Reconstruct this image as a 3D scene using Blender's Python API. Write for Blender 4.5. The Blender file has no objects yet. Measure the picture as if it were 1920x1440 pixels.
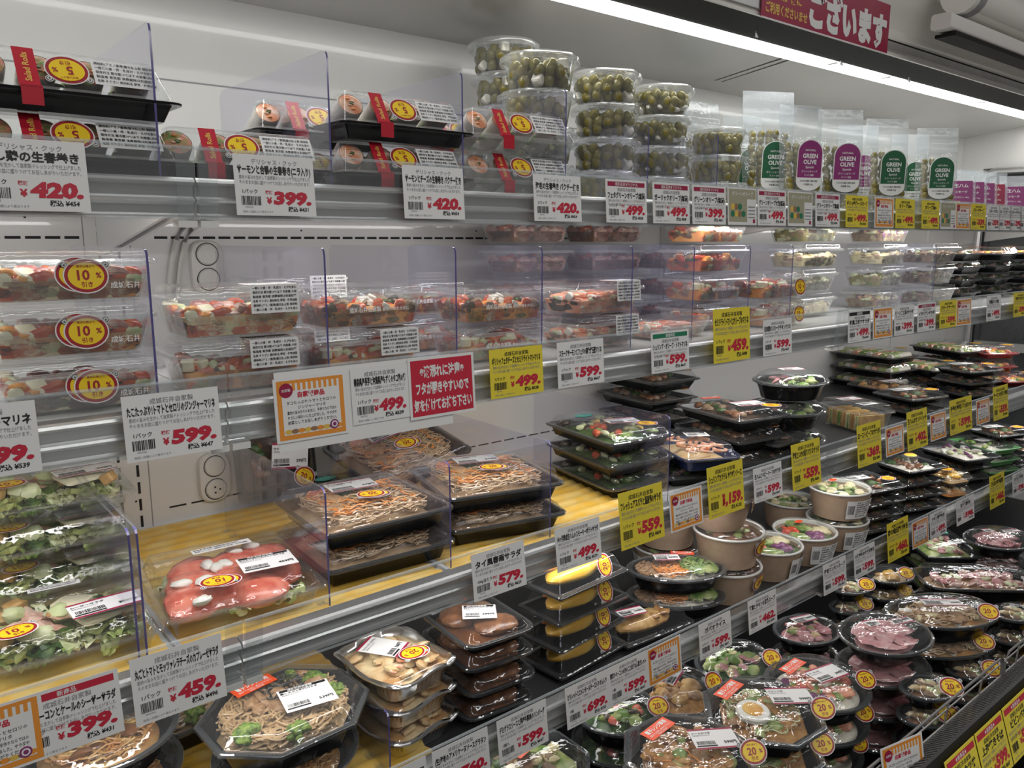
import bpy, math, random
from mathutils import Vector, Matrix, noise

R = math.radians
sc = bpy.context.scene
COL = sc.collection
H = 1.5                      # camera height; heights below are measured from the camera, so floor is -H

# ------------------------------------------------------------------ camera
PITCH, YAW, FOC = math.atan(270 / 1500), R(39.33), 1500.0
cam = bpy.data.cameras.new('camera')
cam.lens = FOC * 36 / 1920
cam.sensor_width = 36
cam.clip_start = 0.02
co = bpy.data.objects.new('camera', cam)
co.location = (0, 0, H)
co.rotation_euler = (math.pi / 2 - PITCH, 0, -YAW)
COL.objects.link(co)
sc.camera = co

# ------------------------------------------------------------------ world, lamps, exposure
w = bpy.data.worlds.new('world')
sc.world = w
w.use_nodes = True
w.node_tree.nodes['Background'].inputs[0].default_value = (1.0, .985, .96, 1)
w.node_tree.nodes['Background'].inputs[1].default_value = 0.11
sc.view_settings.view_transform = 'Standard'
sc.view_settings.look = 'None'
sc.view_settings.gamma = 1
sc.view_settings.use_curve_mapping = False
sc.view_settings.exposure = 0.0
sc.cycles.max_bounces = 12
sc.cycles.diffuse_bounces = 3
sc.cycles.glossy_bounces = 3
sc.cycles.transmission_bounces = 4
sc.cycles.transparent_max_bounces = 40
sc.cycles.caustics_reflective = False
sc.cycles.caustics_refractive = False
sc.cycles.sample_clamp_indirect = 6


def lamp(name, loc, sx, sy, watt, rot=(0, 0, 0), col=(1, .98, .95)):
    l = bpy.data.lights.new(name, 'AREA')
    l.shape = 'RECTANGLE'
    l.size, l.size_y, l.energy, l.color = sx, sy, watt, col
    o = bpy.data.objects.new(name, l)
    o.location = (loc[0], loc[1], loc[2] + H)
    o.rotation_euler = rot
    COL.objects.link(o)
    return o


# ceiling lamps of the shop aisle (two rows of tubes) and the lamps under the shelves
lamp('aisle_ceiling_lamp', (0.4, -0.30, 1.35), 2.4, .10, 13)
lamp('aisle_ceiling_lamp', (3.2, -0.30, 1.35), 2.0, .10, 6)
lamp('aisle_ceiling_lamp', (0.6, -1.7, 1.35), 4.0, .14, 34)
lamp('canopy_lamp', (1.6, 1.155, .436), 4.2, .05, 6, (0, 0, 0), (1, 1, .97))
LAMP_SHELF = [(.045, 1.05, 5.5), (-.215, .99, 6.5), (-.53, .985, 5.0), (-.812, .965, 2.0)]
for z, y, wt in LAMP_SHELF:
    lamp('under_shelf_lamp', (1.6, y, z - .012), 4.0, .02, wt, (R(18), 0, 0), (1, .98, .97))


# ------------------------------------------------------------------ pixel rays -> places
_F = Vector((math.sin(YAW) * math.cos(PITCH), math.cos(YAW) * math.cos(PITCH), -math.sin(PITCH)))
_R = Vector((math.cos(YAW), -math.sin(YAW), 0))
_U = _R.cross(_F)


def ray(px, py):
    return _F + _R * ((px - 960) / FOC) + _U * ((720 - py) / FOC)


def on(px, py, z):
    d = ray(px, py)
    return d.x * z / d.z, d.y * z / d.z


def atY(px, py, y):
    d = ray(px, py)
    return d.x * y / d.y, d.z * y / d.y


# ------------------------------------------------------------------ materials
MATS = {}


def mat(name, col, rough=.5, metal=0., spec=.5, col2=None, scale=40, bump=0., emit=0., coat=0., detail=4, lo=.38, hi=.62, sss=0.):
    if name in MATS:
        return MATS[name]
    m = bpy.data.materials.new(name)
    m.use_nodes = True
    nt = m.node_tree
    b = nt.nodes['Principled BSDF']
    b.inputs['Base Color'].default_value = (*col, 1)
    b.inputs['Roughness'].default_value = rough
    b.inputs['Metallic'].default_value = metal
    b.inputs['Specular IOR Level'].default_value = spec
    b.inputs['Coat Weight'].default_value = coat
    if sss:
        b.inputs['Subsurface Weight'].default_value = sss
        b.inputs['Subsurface Radius'].default_value = (.004, .002, .001)
    if emit:
        b.inputs['Emission Color'].default_value = (*col, 1)
        b.inputs['Emission Strength'].default_value = emit
    if col2 or bump:
        tc = nt.nodes.new('ShaderNodeTexCoord')
        n = nt.nodes.new('ShaderNodeTexNoise')
        n.inputs['Scale'].default_value = scale
        n.inputs['Detail'].default_value = detail
        nt.links.new(tc.outputs['Object'], n.inputs['Vector'])
        if col2:
            r = nt.nodes.new('ShaderNodeValToRGB')
            r.color_ramp.elements[0].position = lo
            r.color_ramp.elements[1].position = hi
            r.color_ramp.elements[0].color = (*col, 1)
            r.color_ramp.elements[1].color = (*col2, 1)
            nt.links.new(n.outputs['Fac'], r.inputs['Fac'])
            nt.links.new(r.outputs['Color'], b.inputs['Base Color'])
        if bump:
            bp = nt.nodes.new('ShaderNodeBump')
            bp.inputs['Strength'].default_value = bump
            bp.inputs['Distance'].default_value = .002
            nt.links.new(n.outputs['Fac'], bp.inputs['Height'])
            nt.links.new(bp.outputs['Normal'], b.inputs['Normal'])
    MATS[name] = m
    return m


def clear(name, tint=(.97, .98, .98), haze=.04, rough=.06, ior=1.45, wobble=0., hazecol=(.8, .82, .85)):
    """thin clear plastic: see-through, with a real fresnel sheen and a touch of haze"""
    m = bpy.data.materials.new(name)
    m.use_nodes = True
    nt = m.node_tree
    nt.nodes.clear()
    out = nt.nodes.new('ShaderNodeOutputMaterial')
    tr = nt.nodes.new('ShaderNodeBsdfTransparent')
    tr.inputs[0].default_value = (*tint, 1)
    gl = nt.nodes.new('ShaderNodeBsdfGlossy')
    gl.inputs['Roughness'].default_value = rough
    gl.inputs['Color'].default_value = (1, 1, 1, 1)
    df = nt.nodes.new('ShaderNodeBsdfDiffuse')
    df.inputs[0].default_value = (*hazecol, 1)
    fr = nt.nodes.new('ShaderNodeFresnel')
    geo = nt.nodes.new('ShaderNodeNewGeometry')     # same sheen on both sides of a thin sheet
    mr = nt.nodes.new('ShaderNodeMapRange')
    mr.inputs['To Min'].default_value = ior
    mr.inputs['To Max'].default_value = 1 / ior
    nt.links.new(geo.outputs['Backfacing'], mr.inputs['Value'])
    nt.links.new(mr.outputs['Result'], fr.inputs[0])
    m1 = nt.nodes.new('ShaderNodeMixShader')
    m1.inputs[0].default_value = haze
    m2 = nt.nodes.new('ShaderNodeMixShader')
    nt.links.new(tr.outputs[0], m1.inputs[1])
    nt.links.new(df.outputs[0], m1.inputs[2])
    nt.links.new(fr.outputs[0], m2.inputs[0])
    nt.links.new(m1.outputs[0], m2.inputs[1])
    nt.links.new(gl.outputs[0], m2.inputs[2])
    nt.links.new(m2.outputs[0], out.inputs[0])
    if wobble:
        tc = nt.nodes.new('ShaderNodeTexCoord')
        n = nt.nodes.new('ShaderNodeTexNoise')
        n.inputs['Scale'].default_value = 45
        n.inputs['Detail'].default_value = 2
        bp = nt.nodes.new('ShaderNodeBump')
        bp.inputs['Strength'].default_value = wobble
        bp.inputs['Distance'].default_value = .004
        nt.links.new(tc.outputs['Object'], n.inputs['Vector'])
        nt.links.new(n.outputs['Fac'], bp.inputs['Height'])
        nt.links.new(bp.outputs['Normal'], gl.inputs['Normal'])
        nt.links.new(bp.outputs['Normal'], fr.inputs['Normal'])
    MATS[name] = m
    return m


PET = clear('clear_pet', haze=.02, rough=.06, ior=1.50, wobble=.45)
PETC = clear('clear_tub_wall', haze=.038, rough=.07, ior=1.55, wobble=.4, hazecol=(.9, .9, .9))
PETR = clear('clear_bowl_lid_rim', haze=.07, rough=.06, ior=1.65, wobble=.3, hazecol=(.82, .88, .92))
PETL = clear('clear_bowl_lid', haze=.035, rough=.05, ior=1.55, wobble=.5, hazecol=(.85, .88, .9))
PETD = clear('clear_tub_rim', haze=.16, rough=.10, ior=1.6, wobble=.3, hazecol=(.95, .95, .95))
PETH = clear('clear_pet_rim', haze=.04, rough=.07, ior=1.7, wobble=.2)
PEB = clear('clear_pouch_film', tint=(.95, .97, .97), haze=.13, rough=.10, ior=1.55, wobble=.9)
PEZ = clear('pouch_zip_film', tint=(.95, .97, .97), haze=.20, rough=.15, ior=1.5, wobble=.3, hazecol=(.85, .9, .95))
ACR = clear('clear_acrylic', tint=(.93, .93, .965), haze=.03, rough=.04, ior=1.45, hazecol=(.6, .6, .8))
STRIP = clear('clear_rail_strip', tint=(.95, .96, .96), haze=.06, rough=.12, ior=1.45)
ACE = mat('acrylic_edge', (.10, .09, .26), .15, spec=.8)
WHITE = mat('white_enamel', (.78, .78, .76), .30, coat=.15)
WALLM = mat('white_liner', (.80, .79, .77), .22, coat=.35)
CEILM = mat('grey_glossy_liner', (.47, .46, .44), .14, coat=.5, col2=(.51, .50, .48), scale=3)
SLOT = mat('dark_slot', (.01, .01, .012), .7)
SEAM = mat('seam_grey', (.30, .30, .31), .6)
ALU = mat('brushed_aluminium', (.62, .62, .62), .30, .85, col2=(.70, .70, .70), scale=9)
ALUB = mat('aluminium_ridge_highlight', (.86, .86, .86), .25, .6)  # rail ridges lighter: their reflected highlight is put into the colour
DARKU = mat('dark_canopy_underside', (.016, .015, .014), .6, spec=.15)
FASC = mat('cream_canopy_fascia', (.86, .84, .79), .22, coat=.4)
LED = mat('led_diffuser', (1, 1, .97), .5, emit=2.2)
BLK = mat('black_tray_plastic', (.006, .0065, .0075), .20, spec=.4)
BLKB = mat('black_bin_metal', (.010, .010, .011), .45)
BLUE = mat('navy_tray_plastic', (.012, .022, .085), .20)
REDT = mat('red_tray_plastic', (.42, .035, .04), .25)
GRNT = mat('green_tray_plastic', (.16, .42, .14), .25)
KRAFT = mat('kraft_paper', (.42, .30, .215), .6, col2=(.45, .33, .235), scale=60)
DECKD = mat('dark_deck', (.03, .03, .032), .5)  # near-black colour for some of the shelf decks
PAPW = mat('white_paper_rim', (.80, .78, .74), .5)
FOIL = mat('aluminium_foil', (.80, .80, .80), .22, 1.0, bump=.25, scale=90)
WIRE = mat('grey_coated_wire', (.24, .23, .22), .4, .3)
GRILLE = mat('black_grille', (.02, .02, .022), .4)
MATY = mat('yellow_grass_mat', (.88, .52, .07), .45, col2=(.92, .66, .22), scale=30)
MATE = mat('mat_grey_edge', (.50, .52, .55), .5)
FLOORM = mat('floor_vinyl', (.45, .44, .42), .35, col2=(.5, .49, .47), scale=5)
PLATE = mat('pale_plastic_plate', (.74, .72, .68), .4)
CABLE = mat('pale_cable', (.70, .68, .64), .5)
# print inks: every card, label and sticker uses this list
INK = [mat('paper_white', (.80, .80, .79), .5), mat('ink_black', (.015, .015, .017), .5), mat('ink_red', (.55, .02, .05), .5),
       mat('paper_yellow', (.80, .66, .05), .5), mat('ink_maroon', (.33, .015, .06), .45), mat('label_orange_red', (.85, .10, .03), .4),
       mat('ink_grey', (.28, .28, .30), .5), mat('ink_green', (.02, .20, .10), .5), mat('ink_orange', (.80, .30, .04), .5),
       mat('sticker_yellow', (.90, .62, .02), .35), mat('sticker_maroon', (.35, .02, .03), .35), mat('ink_purple', (.25, .03, .16), .4),
       mat('label_dark_green', (.02, .11, .05), .35), mat('ink_mint', (.10, .55, .45), .4), mat('photo_khaki', (.38, .36, .25), .5),
       mat('band_red', (.50, .01, .03), .35), mat('ink_gold', (.75, .50, .10), .4), mat('banner_maroon', (.33, .012, .055), .30),
       mat('photo_brown', (.30, .17, .10), .5)]
WHI, BK, RED, YEL, MAR, ORR, GRY, GRN, ORA, STY, STM, PUR, DGR, MIN, KHA, BND, GLD, BAN, BRN = range(19)
# foods
F_ = {}


def food(key, c1, c2, scale=60, rough=.35, bump=.5, spec=.5, **k):
    F_[key] = mat('food_' + key, c1, rough, 0, spec, c2, scale, bump, **k)


food('olive', (.15, .125, .022), (.25, .205, .05), 25, .2, .1)
food('feta', (.74, .70, .60), (.82, .78, .70), 60, .5, .8)
food('tomato', (.48, .05, .025), (.66, .16, .06), 60, .18, .5)
food('tomato_cut', (.62, .12, .08), (.78, .25, .17), 60, .22, .3)
food('orange', (.72, .22, .04), (.85, .40, .10), 50, .28, .3)
food('salmon', (.78, .25, .13), (.85, .42, .28), 50, .28, .3)
food('shrimp', (.80, .28, .13), (.88, .60, .45), 70, .25, .2)
food('octopus', (.66, .46, .38), (.36, .12, .11), 70, .3, .6)
food('cream', (.80, .66, .42), (.72, .50, .24), 40, .4, .7)
food('gratin', (.78, .62, .36), (.50, .26, .09), 26, .42, .9)
food('bread', (.66, .42, .16), (.45, .23, .07), 45, .5, .8)
food('egg_yellow', (.85, .45, .04), (.90, .60, .12), 20, .3, .3)
food('egg_white', (.85, .83, .78), (.80, .78, .70), 20, .3, .1)
food('yolk', (.85, .52, .12), (.80, .38, .05), 50, .4, .3)
food('lettuce', (.13, .25, .035), (.48, .52, .20), 28, .35, .6)
food('pale_green', (.55, .62, .30), (.75, .76, .50), 30, .35, .4)
food('kale', (.02, .055, .012), (.09, .16, .035), 55, .4, 1.)
food('broccoli', (.07, .15, .015), (.24, .34, .05), 160, .6, 1.)
food('stalk', (.30, .42, .12), (.45, .55, .22), 60, .4, .3)
food('soba', (.42, .27, .13), (.58, .40, .22), 30, .3, .2)
food('glass_noodle', (.52, .34, .19), (.68, .50, .32), 30, .2, .2)
food('pasta', (.60, .40, .15), (.50, .22, .06), 30, .3, .2)
food('brown_meat', (.13, .050, .020), (.24, .10, .04), 60, .25, .8)
food('brown_sauce', (.10, .035, .012), (.16, .06, .02), 30, .15, .4)
food('mince', (.32, .17, .08), (.46, .28, .15), 110, .4, 1.)
food('cutlet', (.52, .27, .08), (.36, .16, .04), 90, .5, 1.)
food('ham', (.55, .20, .22), (.66, .36, .36), 40, .25, .3)
food('roast_beef', (.42, .16, .17), (.30, .09, .10), 40, .25, .3)
food('bacon', (.55, .28, .22), (.70, .50, .40), 60, .3, .4)
food('rice', (.78, .75, .66), (.68, .62, .50), 150, .5, 1.)
food('dark_veg', (.03, .022, .018), (.10, .06, .035), 60, .3, .6)
food('seaweed', (.012, .012, .012), (.03, .03, .025), 60, .4, .3)
food('mushroom', (.20, .12, .07), (.34, .22, .13), 60, .4, .6)
food('bean', (.50, .34, .20), (.42, .20, .14), 40, .35, .4)
food('purple', (.16, .04, .14), (.28, .08, .20), 60, .35, .4)
food('potato', (.72, .62, .34), (.80, .70, .45), 30, .45, .4)
food('cheese', (.80, .74, .52), (.84, .79, .60), 30, .4, .2)
food('rice_paper', (.76, .72, .66), (.70, .62, .56), 30, .18, .2, sss=.1)
food('roll_fill', (.70, .22, .16), (.20, .32, .07), 120, .35, .8)
food('pepper_red', (.55, .03, .02), (.70, .10, .03), 30, .2, .3)
food('carrot', (.78, .25, .03), (.85, .36, .08), 40, .35, .3)


# ------------------------------------------------------------------ mesh builder
class MB:
    def __init__(s):
        s.v, s.f, s.m = [], [], []

    def add(s, vs, fs, m=0, M=None):
        o = len(s.v)
        if M is not None:
            vs = [M @ Vector(v) for v in vs]
        s.v += [tuple(v) for v in vs]
        s.f += [tuple(i + o for i in f) for f in fs]
        s.m += [m] * len(fs)
        return s

    def join(s, b, M=None, m=None):
        o = len(s.v)
        s.v += [tuple(M @ Vector(v)) for v in b.v] if M is not None else b.v
        s.f += [tuple(i + o for i in f) for f in b.f]
        s.m += b.m if m is None else [m] * len(b.m)
        return s

    def box(s, lo, hi, m=0, M=None):
        x0, y0, z0 = lo
        x1, y1, z1 = hi
        return s.add([(x0, y0, z0), (x1, y0, z0), (x1, y1, z0), (x0, y1, z0), (x0, y0, z1), (x1, y0, z1), (x1, y1, z1), (x0, y1, z1)],
                     [(0, 3, 2, 1), (4, 5, 6, 7), (0, 1, 5, 4), (1, 2, 6, 5), (2, 3, 7, 6), (3, 0, 4, 7)], m, M)

    def loft(s, rings, m=0, a=False, b=False, M=None, mats=None):
        n = len(rings[0])
        vs = [p for r in rings for p in r]
        for i in range(len(rings) - 1):
            pass
        o = len(s.v)
        fs, ms = [], []
        for i in range(len(rings) - 1):
            for k in range(n):
                fs.append((i * n + k, i * n + (k + 1) % n, (i + 1) * n + (k + 1) % n, (i + 1) * n + k))
                ms.append(mats[i] if mats else m)
        if a:
            fs.append(tuple(range(n - 1, -1, -1)))
            ms.append(mats[0] if mats else m)
        if b:
            fs.append(tuple(range((len(rings) - 1) * n, len(rings) * n)))
            ms.append(mats[-1] if mats else m)
        s.add(vs, fs, m, M)
        s.m[-len(ms):] = ms
        return s

    def tube(s, pts, r, n=6, m=0, M=None):
        pts = [Vector(p) for p in pts]
        rings = []
        for i, p in enumerate(pts):
            t = (pts[min(i + 1, len(pts) - 1)] - pts[max(i - 1, 0)])
            t = t.normalized() if t.length > 1e-9 else Vector((0, 0, 1))
            u = t.cross(Vector((0, 0, 1)) if abs(t.z) < .9 else Vector((1, 0, 0))).normalized()
            v = t.cross(u)
            rr = r[i] if isinstance(r, (list, tuple)) else r
            rings.append([p + u * (rr * math.cos(2 * math.pi * k / n)) + v * (rr * math.sin(2 * math.pi * k / n)) for k in range(n)])
        return s.loft(rings, m, True, True, M)

    def blob(s, c, rad, m=0, seed=0, amp=.12, rot=None, nu=10, nv=7):
        """lumpy ellipsoid"""
        c = Vector(c)
        E = rot if rot is not None else Matrix.Identity(3)
        vs = []
        for j in range(1, nv):
            th = math.pi * j / nv
            for i in range(nu):
                ph = 2 * math.pi * i / nu
                d = Vector((math.sin(th) * math.cos(ph), math.sin(th) * math.sin(ph), math.cos(th)))
                k = 1 + amp * noise.noise(d * 1.7 + Vector((seed * 3.1, seed * 1.7, 0)))
                vs.append(c + E @ Vector((d.x * rad[0] * k, d.y * rad[1] * k, d.z * rad[2] * k)))
        vs.append(c + E @ Vector((0, 0, rad[2])))
        vs.append(c + E @ Vector((0, 0, -rad[2])))
        T, B = len(vs) - 2, len(vs) - 1
        fs = []
        for j in range(nv - 2):
            for i in range(nu):
                fs.append((j * nu + i, (j + 1) * nu + i, (j + 1) * nu + (i + 1) % nu, j * nu + (i + 1) % nu))
        for i in range(nu):
            fs.append((T, i, (i + 1) % nu))
            fs.append((B, (nv - 2) * nu + (i + 1) % nu, (nv - 2) * nu + i))
        return s.add(vs, fs, m)

    def mesh(s, name, mats, ang=38):
        me = bpy.data.meshes.new(name)
        me.from_pydata(s.v, [], s.f)
        for mm in mats:
            me.materials.append(mm)
        me.polygons.foreach_set('material_index', s.m)
        me.polygons.foreach_set('use_smooth', [True] * len(s.f))
        me.set_sharp_from_angle(angle=R(ang))
        me.update()
        return me


def rx(a): return Matrix.Rotation(a, 4, 'X')
def ry(a): return Matrix.Rotation(a, 4, 'Y')
def rz(a): return Matrix.Rotation(a, 4, 'Z')
def tr(x, y, z): return Matrix.Translation((x, y, z))


def add_obj(name, me, parent=None, loc=None, rot=None):
    o = bpy.data.objects.new(name, me)
    if loc is not None:
        o.location = loc
    if rot is not None:
        o.rotation_euler = rot
    if parent is not None:
        o.parent = parent
    COL.objects.link(o)
    return o


def tag(o, label=None, cat=None, group=None, kind=None):
    if label:
        o['label'] = label
    if cat:
        o['category'] = cat
    if group:
        o['group'] = group
    if kind:
        o['kind'] = kind
    return o


def structure(name, mb, mats, ang=38):
    return tag(add_obj(name, mb.mesh(name, mats, ang), None, (0, 0, H)), kind='structure')


# ------------------------------------------------------------------ outlines
def poly_fillet(cor, r, seg):
    out = []
    n = len(cor)
    for i in range(n):
        p, a, b = Vector(cor[i]), Vector(cor[i - 1]), Vector(cor[(i + 1) % n])
        da, db = (a - p).normalized(), (b - p).normalized()
        ang = da.angle(db)
        t = min(r / math.tan(ang / 2), (a - p).length * .49, (b - p).length * .49)
        p0, p1 = p + da * t, p + db * t
        for k in range(seg + 1):
            u = k / seg
            out.append(p0 * (1 - u) ** 2 + p * 2 * u * (1 - u) + p1 * u * u)
    return out


def ring(kind, w, d, z, r=.02, ch=.06):
    if kind == 'round':
        return [(w / 2 * math.cos(2 * math.pi * k / 40), d / 2 * math.sin(2 * math.pi * k / 40), z) for k in range(40)]
    x, y = w / 2, d / 2
    if kind == 'oct':
        c = ch
        cor = [(x, -y + c), (x, y - c), (x - c, y), (-x + c, y), (-x, y - c), (-x, -y + c), (-x + c, -y), (x - c, -y)]
        return [(p.x, p.y, z) for p in poly_fillet(cor, .006, 2)]
    cor = [(x, -y), (x, y), (-x, y), (-x, -y)]
    return [(p.x, p.y, z) for p in poly_fillet(cor, max(r, .002), 5)]


def inset(kind, w, d, z, i, r, ch):
    return ring(kind, max(w - 2 * i, .004), max(d - 2 * i, .004), z, max(r - i, .003), max(ch - i * .6, .01))


# ------------------------------------------------------------------ text and print
_TX = {}


def text_geo(s, bold):
    k = (s, bold)
    if k not in _TX:
        c = bpy.data.curves.new('t', 'FONT')
        c.body = s
        c.size = 1
        c.resolution_u = 1 if len(s) > 14 else 2
        c.offset = bold
        o = bpy.data.objects.new('t', c)
        m = bpy.data.meshes.new_from_object(o)
        vs = [(v.co.x, v.co.y) for v in m.vertices]
        fs = [tuple(p.vertices) for p in m.polygons]
        bpy.data.objects.remove(o)
        bpy.data.curves.remove(c)
        bpy.data.meshes.remove(m)
        xs = [v[0] for v in vs] or [0, 1]
        _TX[k] = (vs, fs, min(xs), max(xs))
    return _TX[k]


LZ = .00022


def put(mb, s, x, y, h, ink, maxw=None, al='l', bold=.012, lay=2, slant=0., fit=False):
    vs, fs, x0, x1 = text_geo(s, bold)
    kx = h
    if maxw and (fit or (x1 - x0) * h > maxw):
        kx = maxw / (x1 - x0)
    wd = (x1 - x0) * kx
    ox = x - (wd if al == 'r' else wd / 2 if al == 'c' else 0)
    mb.add([(ox + (vx - x0) * kx + slant * vy * h, y + vy * h, LZ * lay) for vx, vy in vs], fs, ink)


def rect(mb, x0, y0, x1, y1, ink, lay=1):
    z = LZ * lay
    mb.add([(x0, y0, z), (x1, y0, z), (x1, y1, z), (x0, y1, z)], [(0, 1, 2, 3)], ink)


def disc(mb, x, y, a, b, ink, lay=1, n=28):
    z = LZ * lay
    mb.add([(x + a * math.cos(2 * math.pi * k / n), y + b * math.sin(2 * math.pi * k / n), z) for k in range(n)], [tuple(range(n))], ink)


def barcode(mb, x, y, w, h, seed):
    rnd = random.Random(seed)
    u = x
    while u < x + w - .001:
        t = rnd.choice([.0005, .0008, .0012])
        rect(mb, u, y, u + t, y + h, BK, 2)
        u += t + rnd.choice([.0005, .0008, .001])


def sheet(w, h, ink=WHI, t=.0005):
    mb = MB()
    mb.box((-w / 2, -h / 2, -t), (w / 2, h / 2, 0), ink)
    return mb


def price_card(title, price, taxed, col='white', sub='成城石井自家製', head=None, desc=2, unit='1パック', w=.105, h=.074, seed=1):
    base = YEL if col == 'yellow' else WHI
    mb = sheet(w, h, base)
    k = h / .074
    x0, x1 = -w / 2 + .005, w / 2 - .005
    top = h / 2 - .004 * k
    if head:
        ink, txt = head
        rect(mb, x0, top - .008 * k, x1, top, ink)
        put(mb, txt, 0, top - .0065 * k, .0065 * k, WHI, w * .7, 'c')
        top -= .009 * k
    put(mb, sub, 0, top - .007 * k, .0068 * k, GRY if col == 'white' else BK, w * .8, 'c', .006)
    put(mb, title, 0, top - .0185 * k, .0115 * k, BK, w - .009, 'c', .035)
    d = ['素材の旨みを生かして自家製ドレッシングで仕上げました', 'そのままお皿に盛りつけてお召しあがりいただけます。']
    for i in range(desc):
        put(mb, d[i], 0, top - (.0255 + .0062 * i) * k, .0052 * k, GRY, w - .012, 'c', .004)
    yb = -h / 2
    put(mb, unit, x0 + .004, yb + .027 * k, .006 * k, BK, .03, 'l', .01)
    barcode(mb, x0 + .002, yb + .0125 * k, .025, .011 * k, seed)
    put(mb, '4953762', x0 + .006, yb + .0092 * k, .003 * k, GRY, .024, 'l', .0)
    put(mb, '取扱い店舗により異なります', x0 + .003, yb + .0035 * k, .003 * k, GRY, .04, 'l', 0)
    put(mb, '税抜', x1 - .0620 * w / .105, yb + .027 * k, .0048 * k, RED, .012, 'l', .02)
    put(mb, '¥', x1 - .0610 * w / .105, yb + .0150 * k, .0100 * k, RED, None, 'l', .05)
    put(mb, price + '.', x1 - .001, yb + .0150 * k, .0205 * k, RED, (.051 if len(price) < 4 else .060) * w / .105, 'r', .06, 2, .12, True)
    put(mb, '税込 ¥' + taxed, x1 - .006, yb + .006 * k, .0066 * k, BK, .034, 'r', .03, 2, .12)
    return mb


def promo_card(w=.105, h=.074):
    mb = sheet(w, h, WHI)
    a, b = w / 2 - .004, h / 2 - .003
    rect(mb, -a, -b, a, b, ORA)
    rect(mb, -a + .006, -b + .006, a - .006, b - .004, WHI, 2)
    n = 11
    for i in range(n):
        u = -a + .006 + (2 * a - .012) * i / n
        rect(mb, u, b - .013, u + (2 * a - .012) / n * .55, b, ORA, 3)
    disc(mb, -a + .012, b - .012, .009, .009, MAR, 4)
    put(mb, '自家製', -a + .012, b - .0135, .004, WHI, .014, 'c', .01, 5)
    put(mb, '自家製商品', 0, b - .0215, .0075, RED, w * .5, 'c', .04, 3)
    for i, t in enumerate(['タコたっぷり!トマトとセロリの', 'ジンジャーマリネ', '素材の旨みをそのままに、手作りならではの', 'やさしい味わいに仕上げました。サラダや', '前菜としてお召しあがりください。']):
        put(mb, t, 0, b - .030 - .0062 * i, .0048, BK, w * .68, 'c', .012, 3)
    for i in range(9):
        disc(mb, -a + .012 + i * .0085, -b + .010, .005, .003, [GLD, BRN, ORA][i % 3], 3, 14)
    disc(mb, a - .016, -b + .012, .006, .006, PUR, 4)
    disc(mb, a - .016, -b + .012, .0042, .0042, WHI, 5)
    disc(mb, a - .016, -b + .012, .0025, .0025, PUR, 6)
    return mb


def photo_card(w=.10, h=.074):
    mb = sheet(w, h, WHI)
    rect(mb, -w / 2 + .003, h / 2 - .022, w / 2 - .003, h / 2 - .003, KHA)
    put(mb, 'グリーンオリーブ', 0, h / 2 - .0155, .009, WHI, w * .8, 'c', .02)
    rect(mb, -w / 2 + .003, -h / 2 + .006, w * .16, h / 2 - .022, KHA)
    for i in range(7):
        disc(mb, -w * .34 + .012 * (i % 4), -h * .2 + .014 * (i // 4), .007, .0065, [GRN, GLD, BRN][i % 3], 2, 14)
    for i in range(4):
        rect(mb, w * .2, -.002 - i * .007, w * .44, .0005 - i * .007, GRY)
    rect(mb, w * .36, -h / 2 + .004, w * .44, -h / 2 + .012, MAR)
    return mb


def notice_card():
    w, h = .112, .086
    mb = sheet(w, h, WHI)
    rect(mb, -w / 2 + .004, -h / 2 + .004, w / 2 - .004, h / 2 - .004, RED)
    for i, t in enumerate(['※液漏れに注意※', 'フタが開きやすいので', '気を付けてお持ち下さい']):
        put(mb, t, 0, h / 2 - .027 - .0235 * i, .0175, WHI, [.075, .090, .099][i], 'c', .04)
    return mb


# labels stuck on packs (drawn flat, facing +z, text upright along +x)
def pack_label(style, name, price, seed, w=.062, h=.042):
    mb = sheet(w, h, WHI, .0002)
    x0 = -w / 2 + .003
    if style == 'black':
        rect(mb, x0, h / 2 - .0075, w / 2 - .003, h / 2 - .001, BK)
        put(mb, '成城石井自家製', -.004, h / 2 - .006, .0052, WHI, w * .6, 'c', .02)
    elif style == 'maroon':
        rect(mb, -w / 2, h / 2 - .004, w / 2, h / 2, MAR)
        rect(mb, -w / 2, -h / 2, w / 2, -h / 2 + .004, MAR)
    put(mb, name, x0, h / 2 - .0135, .0055, BK, w * .85, 'l', .025)
    put(mb, '消費期限 加工年月日', x0, h / 2 - .0185, .0032, GRY, w * .8, 'l', .01)
    barcode(mb, x0 + .002, -h / 2 + .011, w * .42, .009, seed)
    put(mb, price + '円', w / 2 - .004, -h / 2 + .012, .0085, BK, w * .35, 'r', .03)
    rect(mb, x0, -h / 2 + .006, x0 + w * .45, -h / 2 + .0095, BK)
    put(mb, '原材料名 株式会社', x0, -h / 2 + .0045, .0028, GRY, w * .8, 'l', .0) if style != 'maroon' else None
    return mb


def text_label(w, h, rows, seed):
    mb = sheet(w, h, WHI, .0002)
    body = ['名称 そうざい 原材料名 野菜・植物油脂', '調味料(アミノ酸等)酸化防止剤 保存料', '一部に小麦・卵・乳成分・えびを含む', '保存方法 要冷蔵10℃以下 内容量1人前', '製造者 東京都 消費期限は別途記載']
    for i in range(rows):
        put(mb, body[(i + seed) % 5], -w / 2 + .003, h / 2 - h * (i + 1) / (rows + .6), h / (rows + 1) * .72, BK, w - .006, 'l', .015)
    return mb


def strip_label(w=.05, h=.018, t='電子レンジ専用', ink=ORR):
    mb = sheet(w, h, ink, .0002)
    put(mb, t, 0, h * .02, h * .40, WHI, w * .8, 'c', .03)
    put(mb, '温めてお召しあがり下さい', 0, -h * .26, h * .18, WHI, w * .85, 'c', .01)
    put(mb, '500W 2分00秒', 0, -h * .44, h * .15, WHI, w * .7, 'c', .01)
    return mb


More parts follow.
